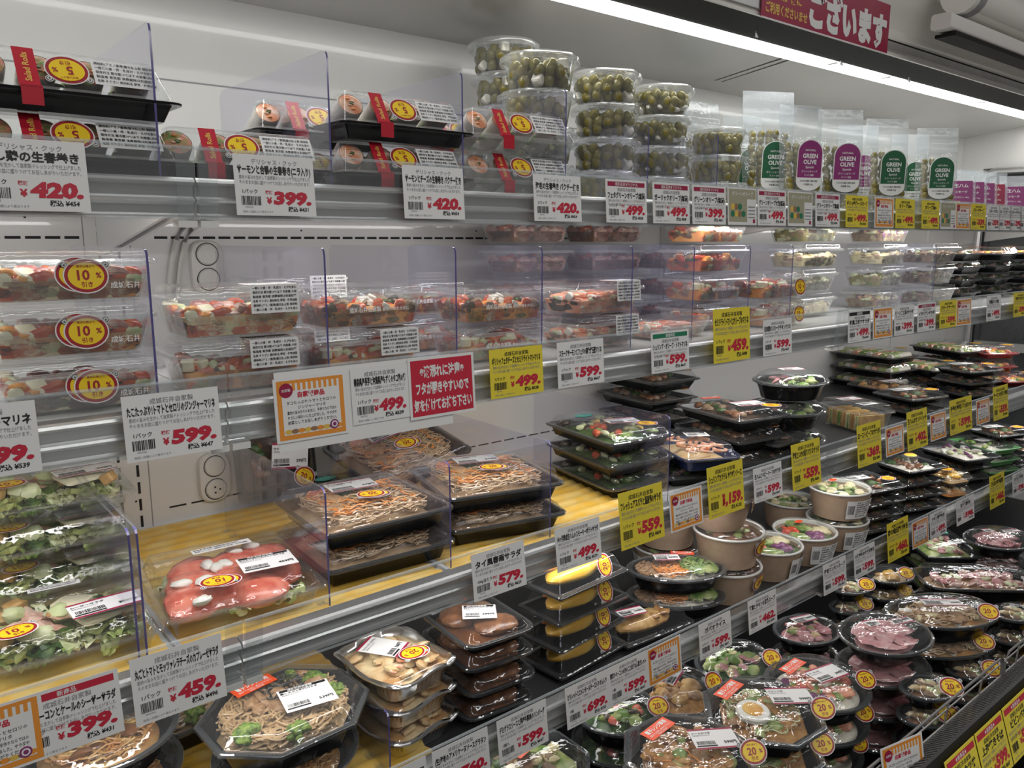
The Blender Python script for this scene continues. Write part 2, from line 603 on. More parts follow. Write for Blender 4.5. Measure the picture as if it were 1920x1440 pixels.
def sticker(pct, a=.023, b=.0195, double=False):
    mb = MB()
    if double:
        disc(mb, -a * .35, b * .1, a, b, WHI, 0)
        disc(mb, -a * .35, b * .1, a * .94, b * .93, STM, 1)
        disc(mb, -a * .35, b * .1, a * .80, b * .77, STY, 2)
    for sx in (-.72, .72):
        disc(mb, sx * a * 1.25, b * .62, .0042, .0042, WHI, 1, 14)
        disc(mb, sx * a * 1.25, b * .62, .0033, .0033, BK, 2, 14)
        disc(mb, sx * a * 1.25, b * .62, .0024, .0024, WHI, 3, 14)
        disc(mb, sx * a * 1.25, b * .62, .0012, .0012, BK, 4, 10)
    disc(mb, 0, 0, a, b, WHI, 3)
    disc(mb, 0, 0, a * .94, b * .93, STM, 4)
    disc(mb, 0, 0, a * .79, b * .76, STY, 5)
    put(mb, pct, -a * .12, -b * .22, b * .78, STM, a * .8, 'c', .03, 6)
    put(mb, '%', a * .54, -b * .12, b * .42, STM, None, 'c', .03, 6)
    put(mb, '引き', 0, -b * .60, b * .32, STM, None, 'c', .02, 6)
    put(mb, '表示価格より', 0, b * .48, b * .16, STM, a * .9, 'c', .01, 6)
    return mb


# ------------------------------------------------------------------ containers
def tray(kind, w, d, h, r=.02, ch=.06, taper=.012, rim=.007, m=0, floor=.002):
    a = (kind, w, d)
    mb = MB()
    mb.loft([inset(*a, 0, rim + taper, r, ch), inset(*a, h - .003, rim + .0015, r, ch), inset(*a, h - .003, .0005, r, ch), inset(*a, h - .0005, 0, r, ch),
             inset(*a, h, .001, r, ch), inset(*a, h, rim - .001, r, ch), inset(*a, h - .002, rim, r, ch),
             inset(*a, floor + .001, rim + taper + .001, r, ch)], m, True, True)
    return mb


def lid(kind, w, d, z, h, r=.02, ch=.06, rim=.007, style='flat', top=.03, m=0, m2=1):
    a = (kind, w + .001, d + .001)
    rg = [inset(*a, z - .004, -.0006, r, ch), inset(*a, z + .0006, -.0006, r, ch), inset(*a, z + .0022, .0012, r, ch), inset(*a, z + .0022, rim - .001, r, ch)]
    mats = [m2, m2, m2]
    if style == 'flat':
        rg += [inset(*a, z + .003, rim, r, ch), inset(*a, z + h - .004, rim + top * .55, r, ch), inset(*a, z + h - .0015, rim + top * .66, r, ch), inset(*a, z + h, rim + top, r, ch)]
    elif style == 'dome':
        rg += [inset(*a, z + .003, rim, r, ch)]
        for t in (.15, .32, .5, .68, .85, 1):
            rg.append(inset(*a, z + .003 + (h - .003) * math.sin(t * math.pi / 2), rim + top * (1 - math.cos(t * math.pi / 2)), r, ch))
    elif style == 'ribbed':
        rg += [inset(*a, z + .003, rim, r, ch)]
        for i, t in enumerate((.1, .2, .3, .4, .5, .6, .7, .8, .9, 1)):
            rg.append(inset(*a, z + .003 + (h - .003) * math.sin(t * math.pi / 2) + (.0012 if i % 2 else 0), rim + top * (1 - math.cos(t * math.pi / 2)), r, ch))
    mats += [m2 if False else m] * (len(rg) - 4)
    mb = MB()
    mb.loft(rg, m, False, True, None, mats)
    return mb


def fit_in(t, mb):
    """keep the food inside its container: above the floor, below the lid, within the walls"""
    zt = t.th + t.lh - .0012
    out = []
    for x, y, z in mb.v:
        z = min(max(z, .0042), zt)
        k = min(z / t.th, 1.) if t.th else 1
        over = max(0., (z - t.th) / max(t.lh, .001))
        g = .010 * k - (t.topi - t.rimw) * .8 * over ** 1.5
        ax, ay = t.iw / 2 - .002 + g, t.id / 2 - .002 + g
        if t.kind == 'round':
            q = math.hypot(x / ax, y / ay)
            if q > 1:
                x, y = x / q, y / q
        else:
            x, y = max(-ax, min(ax, x)), max(-ay, min(ay, y))
            if t.kind == 'oct':
                lim = ax + ay - t.ch * .9
                q = abs(x) + abs(y)
                if q > lim:
                    x, y = x * lim / q, y * lim / q
        out.append((x, y, z))
    mb.v = out


class T:
    """a product template: parts as (name, mesh, matrix, label, kind, children)"""
    def __init__(s, name, cat, hgt, rim):
        s.name, s.cat, s.H, s.rim, s.parts = name, cat, hgt, rim, []

    def p(s, name, mb, mats, M=None, label=None, kind=None, kids=(), ang=38):
        if isinstance(mb, MB) and M is None and hasattr(s, 'iw') and name not in ('tray', 'lid', 'side_cup'):
            fit_in(s, mb)
        me = mb if isinstance(mb, bpy.types.Mesh) else mb.mesh(name, mats, ang)
        s.parts.append((name, me, M, label, kind, list(kids)))
        return s


INKM = {}


def ink_mesh(key, fn):
    if key not in INKM:
        INKM[key] = fn().mesh(key, INK)
    return INKM[key]


def heap(mb, kind, w, d, z0, h, seed, amp=.004, m=0, r=.02, ch=.05, fq=38, pw=3):
    rs = []
    for fr in (1, .94, .85, .74, .62, .5, .38, .26, .14, .04):
        rg = []
        for x, y, _ in ring(kind, w * fr, d * fr, 0, r * fr, ch * fr):
            z = z0 + h * (1 - fr ** pw) + amp * (1 - fr ** 6) * 2 * noise.noise(Vector((x * fq, y * fq, seed * 7.3)))
            rg.append((x, y, z))
        rs.append(rg)
    mb.loft(rs, m, False, True)
    return mb


def spots(kind, w, d, n, rnd, mind=0.):
    out = []
    t = 0
    while len(out) < n and t < n * 60:
        t += 1
        x, y = rnd.uniform(-.5, .5), rnd.uniform(-.5, .5)
        if kind == 'round' and x * x + y * y > .25:
            continue
        if kind == 'oct' and abs(x) + abs(y) > .74:
            continue
        p = (x * w, y * d)
        if mind and any((p[0] - q[0]) ** 2 + (p[1] - q[1]) ** 2 < mind * mind for q in out):
            continue
        out.append(p)
    return out


def rrot(rnd):
    return Matrix.Rotation(rnd.uniform(0, 6.28), 3, 'Z') @ Matrix.Rotation(rnd.uniform(-.7, .7), 3, 'X')


def chunks(mb, kind, w, d, z, n, rad, m, seed, amp=.25, dz=.006, cube=False):
    rnd = random.Random(seed)
    for i, (x, y) in enumerate(spots(kind, w, d, n, rnd, rad[0] * .9)):
        k = rnd.uniform(.8, 1.2)
        e = rrot(rnd)
        c = (x, y, z + rnd.uniform(-dz, dz))
        if cube:
            M = Matrix.Translation(c) @ e.to_4x4()
            mb.loft([[tuple(v) for v in ring('rect', rad[0] * 2 * k * s_, rad[1] * 2 * k * s_, zz * rad[2] * k, rad[0] * .4)] for s_, zz in ((.8, -1), (1, -.8), (1, .8), (.8, 1))], m, True, True, M)
        else:
            mb.blob(c, (rad[0] * k, rad[1] * k, rad[2] * k), m, seed + i, amp, e, 9, 6)
    return mb


def strands(mb, kind, w, d, z, n, r, m, seed, ln=.05, curl=2.4, dz=.008, nn=5):
    rnd = random.Random(seed)
    for x, y in spots(kind, w, d, n, rnd):
        a, k = rnd.uniform(0, 6.28), rnd.uniform(-1, 1) * curl
        zz = z + rnd.uniform(-dz, dz)
        pts = []
        px, py = x, y
        for i in range(9):
            pts.append((px, py, zz + r * 1.5 * math.sin(i * 1.1 + x * 300)))
            a += k / 8
            px += math.cos(a) * ln / 8
            py += math.sin(a) * ln / 8
            if abs(px) > w * .48 or abs(py) > d * .48 or (kind != 'rect' and (px / w) ** 2 + (py / d) ** 2 > .255):
                a += 1.2
                sc_ = .94
                px, py = px * sc_, py * sc_
        mb.tube(pts, r, nn, m)
    return mb


def leaf(mb, c, s, m, seed, tilt=.5, rot=None):
    rnd = random.Random(seed)
    M = Matrix.Translation(c) @ rz(rnd.uniform(0, 6.28) if rot is None else rot) @ rx(rnd.uniform(-tilt, tilt)) @ ry(rnd.uniform(-tilt, tilt))
    N = 8
    vs, fs = [], []
    for j in range(N + 1):
        for i in range(N + 1):
            u, v = i / N * 2 - 1, j / N * 2 - 1
            wd = math.sqrt(max(0, 1 - v * v * .85)) * (1 + .12 * math.sin(v * 14))
            x, y = u * wd * s * .62, v * s
            z = s * (.35 * noise.noise(Vector((u * 2.2, v * 2.2, seed))) + .22 * u * u * math.sin(v * 5 + seed) + .06 * math.sin(u * 9) * abs(u))
            vs.append((x, y, z))
    for j in range(N):
        for i in range(N):
            a = j * (N + 1) + i
            fs.append((a, a + 1, a + N + 2, a + N + 1))
    mb.add(vs, fs, m, M)


def slab(mb, c, a, b, t, m, rot=None, kind='round', mside=None):
    M = Matrix.Translation(c) @ (rot if rot is not None else Matrix.Identity(4))
    rg = [ring(kind, 2 * a * k, 2 * b * k, z, .008) for k, z in ((.92, 0), (1, t * .2), (1, t * .8), (.92, t))]
    mb.loft(rg, m, True, True, M, [mside if mside is not None else m] * 3)
    if mside is not None:
        mb.m[-1] = m
        mb.m[-2] = m


def shrimp(mb, c, s, m, rot, m2=None):
    M = Matrix.Translation(c) @ rz(rot)
    pts, rr = [], []
    for i in range(10):
        a = i / 9 * 4.0
        k = s * (1 - .035 * i)
        pts.append((k * math.cos(a), k * math.sin(a), s * .3))
        rr.append(s * (.30 - .022 * i) * (1.0 if i % 2 else .92))
    mb.tube(pts, rr, 7, m, M)


def crumple(mb, w, d, z, m, seed, amp=.006, M=None, N=14, fq=22):
    vs, fs = [], []
    for j in range(N + 1):
        for i in range(N + 1):
            x, y = (i / N - .5) * w, (j / N - .5) * d
            vs.append((x * (1 + .15 * noise.noise(Vector((y * 30, seed, 0)))), y, z + amp * noise.noise(Vector((x * fq, y * fq, seed)))))
    for j in range(N):
        for i in range(N):
            a = j * (N + 1) + i
            fs.append((a, a + 1, a + N + 2, a + N + 1))
    mb.add(vs, fs, m, M)


PM = [PET, PETH]


def pack(name, cat, kind, w, d, th, lh, traym, r=.02, ch=.06, taper=.012, rim=.007, style='flat', top=.03):
    t = T(name, cat, th + lh + .0035, th)
    t.kind, t.w, t.d, t.th, t.lh, t.r, t.ch, t.iw, t.id = kind, w, d, th, lh, r, ch, w - 2 * (rim + taper), d - 2 * (rim + taper)
    t.rimw, t.topi = rim, rim + top
    t.p('tray', tray(kind, w, d, th, r, ch, taper, rim), [traym])
    t.p('lid', lid(kind, w, d, th, lh, r, ch, rim, style, top), [PETC, PETD] if traym is PETC else [PETL, PETR] if kind in ('oct', 'round') else PM, label='clear plastic lid')
    return t


def on_lid(t, part, key, fn, x, y, rot=0., dz=.0008, label=None):
    """a label lying on the flat top of the lid"""
    return t.p(part, ink_mesh(key, fn), INK, tr(x, y, t.th + t.lh + dz) @ rz(rot), label)


def front(t, part, key, fn, x, z, tilt=80, off=.0, label=None, ry_=0., y=None):
    """a label on the front wall; tilt is the wall's angle from level"""
    yy = -t.d / 2 + off if y is None else y
    return t.p(part, ink_mesh(key, fn), INK, tr(x, yy, z) @ rx(R(tilt)) @ rz(ry_), label)


STK = dict(s5=lambda: sticker('5'), s10=lambda: sticker('10', double=True), s20=lambda: sticker('20', double=True), s10s=lambda: sticker('10'), s20s=lambda: sticker('20'))
YSL = 'round yellow and maroon discount sticker'


# ------------------------------------------------------------------ product templates
def t_spring_roll(fill, traym, name, nm):
    w, d, th, lh = .232, .098, .022, .046
    t = T('spring_roll_pack', 'spring roll pack', th + lh + .001, th)
    t.d = d
    t.p('tray', tray('rect', w, d, th, .018, 0, .010, .010), [traym])
    a = ('rect', w - .018, d - .016)
    rg = [inset(*a, th - .004, -.0035, .012, 0), inset(*a, th + .001, -.0035, .012, 0), inset(*a, th + .002, 0, .012, 0), inset(*a, th + .004, .001, .012, 0)]
    for z, ix, iy in ((th + lh - .004, .014, .024), (th + lh - .001, .0155, .0255), (th + lh, .019, .028)):
        rg.append([(p[0], p[1], z) for p in ring('rect', w - .018 - 2 * ix, d - .016 - 2 * iy, 0, .006)])
    mb = MB()
    mb.loft(rg, 0, False, True, None, [1, 1, 1, 0, 1, 1])
    t.p('lid', mb, [PET, PETD], label='clear plastic lid')
    rnd = random.Random(len(nm))
    for i in range(4):
        b = MB()
        M = tr(-.082 + .050 * i, .009, th + .014) @ rx(R(58)) @ rz(rnd.uniform(-.2, .2))
        b.loft([ring('round', .040 * k, .036 * k, z) for k, z in ((.94, -.03), (1, -.02), (1, .022), (.95, .025))], 0, True, False, M)
        b.loft([ring('round', .037, .033, .0248), ring('round', .026, .022, .0262), ring('round', .010, .009, .0258)], 1, False, True, M)
        chunks(b, 'round', .1, .1, 0, 0, (.004, .004, .004), 1, i)
        for k in range(7):
            an = k * .9 + i
            b.blob(tuple((M @ Vector((.0095 * math.cos(an) * (k % 3) / 2, .009 * math.sin(an) * (k % 3) / 2, .026)))), (.0040, .0035, .0018), 2 + k % 3, k, .3)
        t.p('spring_roll', b, [F_['rice_paper'], fill, F_['kale'], F_['shrimp'], F_['carrot']], label='rice paper roll cut open')
    b = MB()
    for i in range(6):
        leaf(b, (-.08 + .032 * i, .012, th + .008), .020, 0, i + 3, .6)
    t.p('lettuce_leaf', b, [F_['lettuce']], kind='stuff')
    ta = math.atan2(lh - .008, .023)
    ym, zm = -(d - .016) / 2 + .0125, th + .004 + (lh - .008) / 2
    M0 = tr(0, ym, zm) @ rx(ta) @ tr(0, 0, .0012)
    b = MB()
    rect(b, -.0105, -.027, .0105, .026, BND, 1)
    for k, s_ in enumerate('FreshDeli'):
        pass
    tb = MB()
    put(tb, 'Salad Rolls', 0, 0, .009, GLD, .046, 'c', .02, 2)
    b.join(tb, rz(R(90)) @ tr(0, -.003, 0))
    t.p('red_band', b, INK, M0 @ tr(-.046, 0, 0), 'red band with gold lettering')
    bb = MB()
    bb.box((-.0105 - .046, -d / 2 - .0012, -.0005 + .004), (.0105 - .046, -d / 2 - .0004, th + .0008), BND)
    bb.box((-.0105 - .046, -d / 2 - .0012, th), (.0105 - .046, ym - .009, th + .0026), BND)
    t.p('red_band', bb, INK, None, 'red band over the tray edge')
    t.p('discount_sticker', ink_mesh('s5', STK['s5']), INK, M0 @ tr(-.006, .001, .0004) @ rz(R(185)), YSL)
    t.p('ingredient_label', ink_mesh('txt' + nm, lambda: text_label(.070, .034, 5, len(nm))), INK, M0 @ tr(.056, .004, .0002), 'white label of small print')
    return t


def t_olive_tub(v):
    t = T('olive_tub', 'olive tub', .064, .053)
    t.p('tub', tray('round', .140, .140, .054, 0, 0, .010, .005), [PETC])
    mb = MB()
    rg = [ring('round', .146 * k, .146 * k, z) for k, z in ((.99, .048), (1, .049), (1.005, .055), (1, .058), (.93, .0605), (.90, .0635), (.87, .0635), (.85, .0595), (.5, .0595))]
    mb.loft(rg, 0, False, True, None, [1, 1, 1, 1, 1, 1, 0, 0])
    t.p('lid', mb, [PETC, PETD], label='clear plastic lid')
    rnd = random.Random(3 + len(v))
    ol, ch, hb = MB(), MB(), MB()
    cubes = 0
    for L, z in enumerate((.0165, .031, .042)):
        pts = spots('round', .102 + .003 * L, .102 + .003 * L, 24, rnd, .0175)
        for i, (x, y) in enumerate(pts):
            c = (x, y, z + rnd.uniform(-.003, .003))
            if v == 'feta' and rnd.random() < .22:
                e = rrot(rnd).to_4x4()
                ch.loft([ring('rect', .017 * k, .016 * k, zz, .004) for k, zz in ((.7, -.010), (1.1, -.007), (1.1, .007), (.7, .010))], 0, True, True, Matrix.Translation(c) @ e)
            elif v == 'garlic' and rnd.random() < .12:
                ch.blob(c, (.006, .009, .005), 0, i, .3, rrot(rnd))
            else:
                e = rrot(rnd)
                ol.blob(c, (.0106, .0102, .0126), 0, i + L, .10, e, 10, 7)
                q = Vector(c) + e @ Vector((0, 0, .0108))
                ol.blob(q, (.0025, .0025, .0012), 1, i, .1, e, 6, 4)
    t.p('green_olives', ol, [F_['olive'], F_['dark_veg']], kind='stuff', label='green olives')
    if v != 'plain':
        t.p('feta_cubes' if v == 'feta' else 'garlic_cloves', ch, [F_['feta']], kind='stuff', label='white feta cubes' if v == 'feta' else 'pale garlic pieces')
    b = sheet(.05, .03, WHI, .0002)
    rect(b, -.025, .004, .025, .015, MAR)
    barcode(b, -.02, -.012, .022, .010, 3)
    put(b, 'オリーブ', 0, .006, .007, WHI, .04, 'c', .02)
    t.p('lid_label', b, INK, tr(.01, 0, .0606), 'white and maroon label')
    return t


def t_pouch(v, hh=.25, w=.122):
    t = T('olive_pouch', 'olive pouch', hh, hh * .5)
    mb = MB()

    def thick(u):
        return .004 + .044 * max(0, 1 - u / .72) ** .55 if u < .72 else .004
    rg = []
    us = [0, .02, .08, .16, .25, .34, .43, .52, .6, .66, .72]
    for u in us:
        rg.append([(p[0] * (1 + .012 * math.sin(u * 40 + p[0] * 70)), p[1] + .002 * noise.noise(Vector((p[0] * 40, u * 9, 1))), hh * u) for p in ring('round', w * (.95 if u < .05 else .985 if u < .3 else 1), thick(u) * (1.05 if u < .05 else 1), 0)])
    mb.loft(rg, 0, True, False)
    t.p('film_bag', mb, [PEB], label='clear film bag')
    zb = MB()
    rg = []
    for u, e in ((.72, .004), (.80, .003), (.82, .0055), (.835, .003), (.85, .0055), (.865, .003), (.93, .002), (1, .0016)):
        rg.append([(p[0], p[1] + .004 * math.sin(p[0] * 28) * (u - .7), hh * u) for p in ring('rect', w, e, 0, .001)])
    zb.loft(rg, 0, False, True)
    t.p('zip_top', zb, [PEZ], label='hazy zip seal at the top')
    rnd = random.Random(hash(v) % 7 if False else len(v) * 3)
    ol = MB()
    z = .019
    while z < hh * .66:
        u = z / hh
        tk = max(thick(u) - .022, .004)
        n = int((w - .03) / .019)
        for i in range(n):
            for k in ((-1, 1) if tk > .014 else (0,)):
                x = -(w - .03) / 2 + (w - .03) * (i + .5) / n + rnd.uniform(-.003, .003)
                ol.blob((x * (1 - .1 * k), k * tk / 2, z + rnd.uniform(-.003, .003)), (.0098, .0095, .012), 0, i, .06, rrot(rnd), 9, 6)
        z += .0165
    t.p('green_olives', ol, [F_['olive']], kind='stuff', label='green olives')
    lb = MB()
    ink = DGR if v == 'green' else PUR
    lw, lz0, lz1 = .036, .035, .155
    def outline(x0, z0, z1, lay, ik, arch0, arch1):
        pts = []
        for k in range(13):
            a = math.pi + math.pi * k / 12
            pts.append((x0 * math.cos(a), z0 + arch0 + arch0 * math.sin(a)))
        for k in range(13):
            a = math.pi * k / 12
            pts.append((x0 * math.cos(a), z1 - arch1 + arch1 * math.sin(a)))
        lb.add([(x, y, LZ * lay) for x, y in pts], [tuple(range(len(pts)))], ik)
    outline(lw, lz0, lz1, 1, WHI, .022, .030)
    pts = [(-lw * .94, .066), (lw * .94, .066)] + [(lw * .94 * math.cos(math.pi * k / 12), lz1 - .032 + .030 * math.sin(math.pi * k / 12)) for k in range(13)]
    lb.add([(x, y, LZ * 2) for x, y in pts], [tuple(range(len(pts)))], ink)
    put(lb, 'NATURAL', 0, .128, .0065, WHI, .04, 'c', .01, 3)
    put(lb, 'GREEN', 0, .112, .014, WHI, .056, 'c', .03, 3)
    put(lb, 'OLIVE', 0, .098, .014, WHI, .050, 'c', .03, 3)
    put(lb, 'Spanish', 0, .088, .008, WHI, .03, 'c', .01, 3)
    put(lb, 'グリーンオリーブ', 0, .078, .006, WHI, .045, 'c', .01, 3)
    put(lb, '種入り 塩味', 0, .070, .005, WHI, .045, 'c', .01, 3)
    put(lb, 'さわやかな塩味と果実の風味', 0, .056, .005, BK, .05, 'c', .01, 3)
    put(lb, '内容量 200g', 0, .048, .005, BK, .04, 'c', .01, 3)
    t.p('front_label', lb, INK, tr(0, -.0255, hh * .04) @ rx(R(96)) @ tr(0, -.004, 0), ('dark green' if v == 'green' else 'purple') + ' oval label with white lettering')
    return t


MIX = {
    'tomato': ('orange', [('tomato', 14, (.012, .011, .008)), ('tomato_cut', 8, (.015, .013, .006)), ('octopus', 10, (.013, .009, .007)), ('pale_green', 9, (.010, .006, .005)), ('dark_veg', 7, (.006, .006, .005)), ('cheese', 6, (.008, .008, .007))]),
    'octopus': ('cream', [('tomato', 9, (.014, .012, .009)), ('octopus', 14, (.014, .010, .007)), ('pale_green', 12, (.012, .006, .005)), ('cheese', 4, (.009, .008, .007)), ('dark_veg', 8, (.010, .007, .005)), ('orange', 14, (.010, .010, .007))]),
    'greek': ('orange', [('tomato', 12, (.012, .011, .009)), ('feta', 6, (.009, .009, .008)), ('mushroom', 8, (.010, .008, .007)), ('dark_veg', 18, (.009, .008, .008)), ('kale', 8, (.010, .006, .004)), ('mushroom', 6, (.011, .009, .007))]),
    'salmon': ('salmon', [('salmon', 16, (.017, .012, .006)), ('pale_green', 9, (.010, .006, .005)), ('feta', 8, (.008, .008, .007)), ('octopus', 8, (.014, .008, .005))]),
    'redmix': ('tomato', [('tomato', 16, (.011, .010, .009)), ('orange', 10, (.011, .010, .008)), ('mushroom', 9, (.009, .009, .009)), ('kale', 7, (.010, .005, .004)), ('cheese', 7, (.008, .008, .006)), ('pepper_red', 6, (.010, .006, .005))]),
    'darkred': ('brown_meat', [('octopus', 9, (.013, .010, .007)), ('tomato', 10, (.012, .010, .008)), ('dark_veg', 9, (.010, .008, .006)), ('bacon', 8, (.013, .010, .005))]),
    'green': ('olive', [('pale_green', 16, (.013, .006, .005)), ('kale', 10, (.011, .007, .005)), ('olive', 10, (.010, .009, .009)), ('mushroom', 9, (.011, .007, .006)), ('cheese', 8, (.010, .006, .005))]),
    'bean': ('mushroom', [('bean', 30, (.008, .006, .006)), ('pale_green', 9, (.009, .006, .005)), ('purple', 7, (.009, .007, .006)), ('potato', 10, (.009, .008, .007))]),
    'pasta': ('potato', [('potato', 16, (.014, .006, .006)), ('cheese', 12, (.013, .005, .005)), ('mushroom', 9, (.010, .007, .006)), ('bacon', 7, (.011, .007, .004))]),
    'mushroom': ('mushroom', [('mushroom', 26, (.014, .006, .005)), ('dark_veg', 9, (.011, .006, .005)), ('pale_green', 5, (.008, .006, .005))]),
}


def t_marinade(v, th=.046, lh=.012, extra=None, tag_=''):
    t = pack('marinade_pack', 'salad pack', 'rect', .178, .125, th, lh, PETC, .016, 0, .012, .007, 'flat', .004)
    base, ch = MIX[v]
    mats = [F_[base]] + [F_[c[0]] for c in ch]
    b = MB()
    w, d = t.iw + .008, t.id + .008
    b.loft([ring('rect', w - .010, d - .010, .003, .012), ring('rect', w - .003, d - .003, .018, .012), ring('rect', w, d, th * .55, .012)], 0, True, False)
    heap(b, 'rect', w, d, th * .55, .004, len(v), .004, 0, .012)
    for i, (c, n, rad) in enumerate(ch):
        chunks(b, 'rect', w - .012, d - .012, th * .62, n, rad, i + 1, i * 5 + len(v), .3, .005, c in ('feta', 'cheese', 'potato') and v != 'pasta')
    # pieces pressed against the front and end walls
    rnd = random.Random(len(v) * 11)
    for k in range(34):
        i = rnd.randrange(len(ch))
        rad = ch[i][2]
        x = rnd.uniform(-w / 2 + .008, w / 2 - .008)
        b.blob((x, -d / 2 + .003, rnd.uniform(.008, th * .6)), (rad[0], .004, rad[2] * 1.1), i + 1, k, .3, None, 8, 6)
        if k % 2:
            b.blob((rnd.choice((-1, 1)) * (w / 2 - .003), rnd.uniform(-d / 2 + .01, d / 2 - .01), rnd.uniform(.008, th * .6)), (.004, rad[0], rad[2] * 1.1), i + 1, k, .3, None, 8, 6)
    if v == 'salmon':
        for k in range(7):
            shrimp(b, (-.055 + .018 * k, -.03 + .02 * (k % 3), th * .62), .016, 1, k * 1.3)
    t.p('salad', b, mats, kind='stuff', label='mixed marinated salad')
    if extra:
        extra(t)
    return t


def ex_sticker(k, x=0.0, z=.026):
    def f(t):
        front(t, 'discount_sticker', k, STK[k], x, z, 83, -.001 + .004, YSL)
        b = MB()
        put(b, '成城石井', 0, -.006, .008, WHI, .036, 'c', .01)
        t.p('printed_name', b, INK, tr(.052, -t.d / 2 + .0045, .022) @ rx(R(80)), 'white lettering on the tub')
    return f


def ex_wrap(t):
    """a white small-print label folded over the front edge of the lid"""
    t.p('ingredient_label', ink_mesh('wrapt', lambda: text_label(.064, .040, 5, 1)), INK, tr(.035, -t.d / 2 + .022, t.th + t.lh + .001), 'white label of small print')
    front(t, 'ingredient_label', 'wrapf', lambda: text_label(.064, .036, 6, 2), .035, t.th + t.lh - .017, 86, -.0022, 'white label folded down the front')


def ex_top(t):
    on_lid(t, 'price_label', 'lab_m', lambda: pack_label('maroon', 'マリネサラダ', '599', 4), .01, -.01, .1, label='white price label')


def ex_print(t):
    b = MB()
    put(b, '成城石井自家製', -.02, 0, .008, WHI, .05, 'c', .02)
    put(b, '素材の味を大切に', .03, 0, .006, WHI, .045, 'c', .01)
    t.p('printed_name', b, INK, tr(0, -t.d / 2 + .004, .024) @ rx(R(80)), 'white lettering on the tub')


def t_caesar():
    t = pack('salad_pack', 'salad pack', 'rect', .205, .19, .030, .026, PET, .018, 0, .010, .008, 'flat', .014)
    rnd = random.Random(4)
    g = MB()
    for i, (x, y) in enumerate(spots('rect', .165, .15, 64, rnd)):
        leaf(g, (x * .86, y * .86, .018 + rnd.uniform(-.004, .012)), rnd.uniform(.016, .024), rnd.choice([0, 0, 1, 2]), i, .5)
    t.p('salad_leaves', g, [F_['lettuce'], F_['kale'], F_['pale_green']], kind='stuff', label='green lettuce and kale')
    b = MB()
    for i in range(5):
        crumple(b, .055, .022, 0, 0, i, .008, tr(-.055 + .012 * i, -.02 + .012 * (i % 3), .043) @ rz(i * .7) @ rx(.2), 8, 60)
    t.p('bacon', b, [F_['bacon']], label='pink bacon strips')
    b = MB()
    slab(b, (.04, -.025, .043), .030, .022, .006, 0, rz(.4) @ rx(.15), 'rect')
    slab(b, (.015, .02, .043), .022, .020, .006, 0, rz(1.1) @ ry(.15), 'rect')
    t.p('cheese_slice', b, [F_['cheese']], label='pale cheese slices')
    b = MB()
    chunks(b, 'rect', .15, .14, .040, 8, (.009, .009, .008), 0, 8, .2, .004, True)
    chunks(b, 'rect', .15, .14, .042, 4, (.013, .012, .010), 1, 18, .3)
    t.p('croutons', b, [F_['bread'], F_['pale_green']], kind='stuff')
    on_lid(t, 'price_label', 'lab_caesar', lambda: pack_label('maroon', 'シーザーサラダ', '399', 9, .078, .045), .045, -.035, R(6), label='white price label with maroon edges')
    on_lid(t, 'header_label', 'lab_hd', lambda: text_label(.060, .014, 2, 3), 0.0, .06, 0, label='narrow white label')
    on_lid(t, 'discount_sticker', 's10s', STK['s10s'], -.05, -.055, R(15), label=YSL)
    return t


def t_caprese():
    t = pack('caprese_salad_pack', 'salad pack', 'rect', .215, .215, .032, .022, PET, .018, 0, .010, .009, 'flat', .014)
    b = MB()
    for i, (x, y, a) in enumerate([(-.055, -.045, .4), (-.02, -.035, .1), (.02, -.05, -.3), (-.04, 0, .6), (.01, .0, .2), (.05, -.01, -.2), (-.03, .045, .5), (.02, .045, .1), (.06, .04, -.1)]):
        b2 = MB()
        x, y = x * 1.15, y * 1.15
        b2.blob((x, y, .027), (.043, .036, .0155), 0, i, .10, Matrix.Rotation(a, 3, 'Z') @ Matrix.Rotation(.15, 3, 'X'), 16, 10)
        t.p('tomato_wedge', b2, [F_['tomato_cut']], label='red tomato wedge')
    for i, (x, y) in enumerate([(-.06, -.012), (-.035, -.018), (-.012, .016), (-.02, .03), (.0, .022), (.02, .06), (.045, .066), (-.05, -.075)]):
        b2 = MB()
        b2.blob((x * 1.1, y * 1.1, .042), (.014, .009, .006), 0, i + 30, .25, Matrix.Rotation(i * .5, 3, 'Z'), 12, 8)
        t.p('mozzarella_piece', b2, [F_['egg_white']], label='white mozzarella piece')
    g = MB()
    rnd = random.Random(2)
    for i in range(14):
        x, y = rnd.choice([(-.072, rnd.uniform(-.07, .07)), (rnd.uniform(-.07, .07), .072), (rnd.uniform(-.07, .07), -.070)])
        leaf(g, (x, y, .016), .018, rnd.choice([0, 1]), i, .6)
    t.p('lettuce_leaf', g, [F_['lettuce'], F_['pale_green']], kind='stuff')
    on_lid(t, 'price_label', 'lab_b_cap', lambda: pack_label('black', '丸ごとトマトのカプレーゼサラダ', '459', 5, .075, .055), .045, -.03, R(-2), label='white price label with black header')
    on_lid(t, 'header_label', 'lab_hd2', lambda: text_label(.085, .018, 2, 4), 0.005, .062, R(4), label='narrow white label')
    on_lid(t, 'discount_sticker', 's10', STK['s10'], -.03, -.062, R(180), label=YSL)
    return t


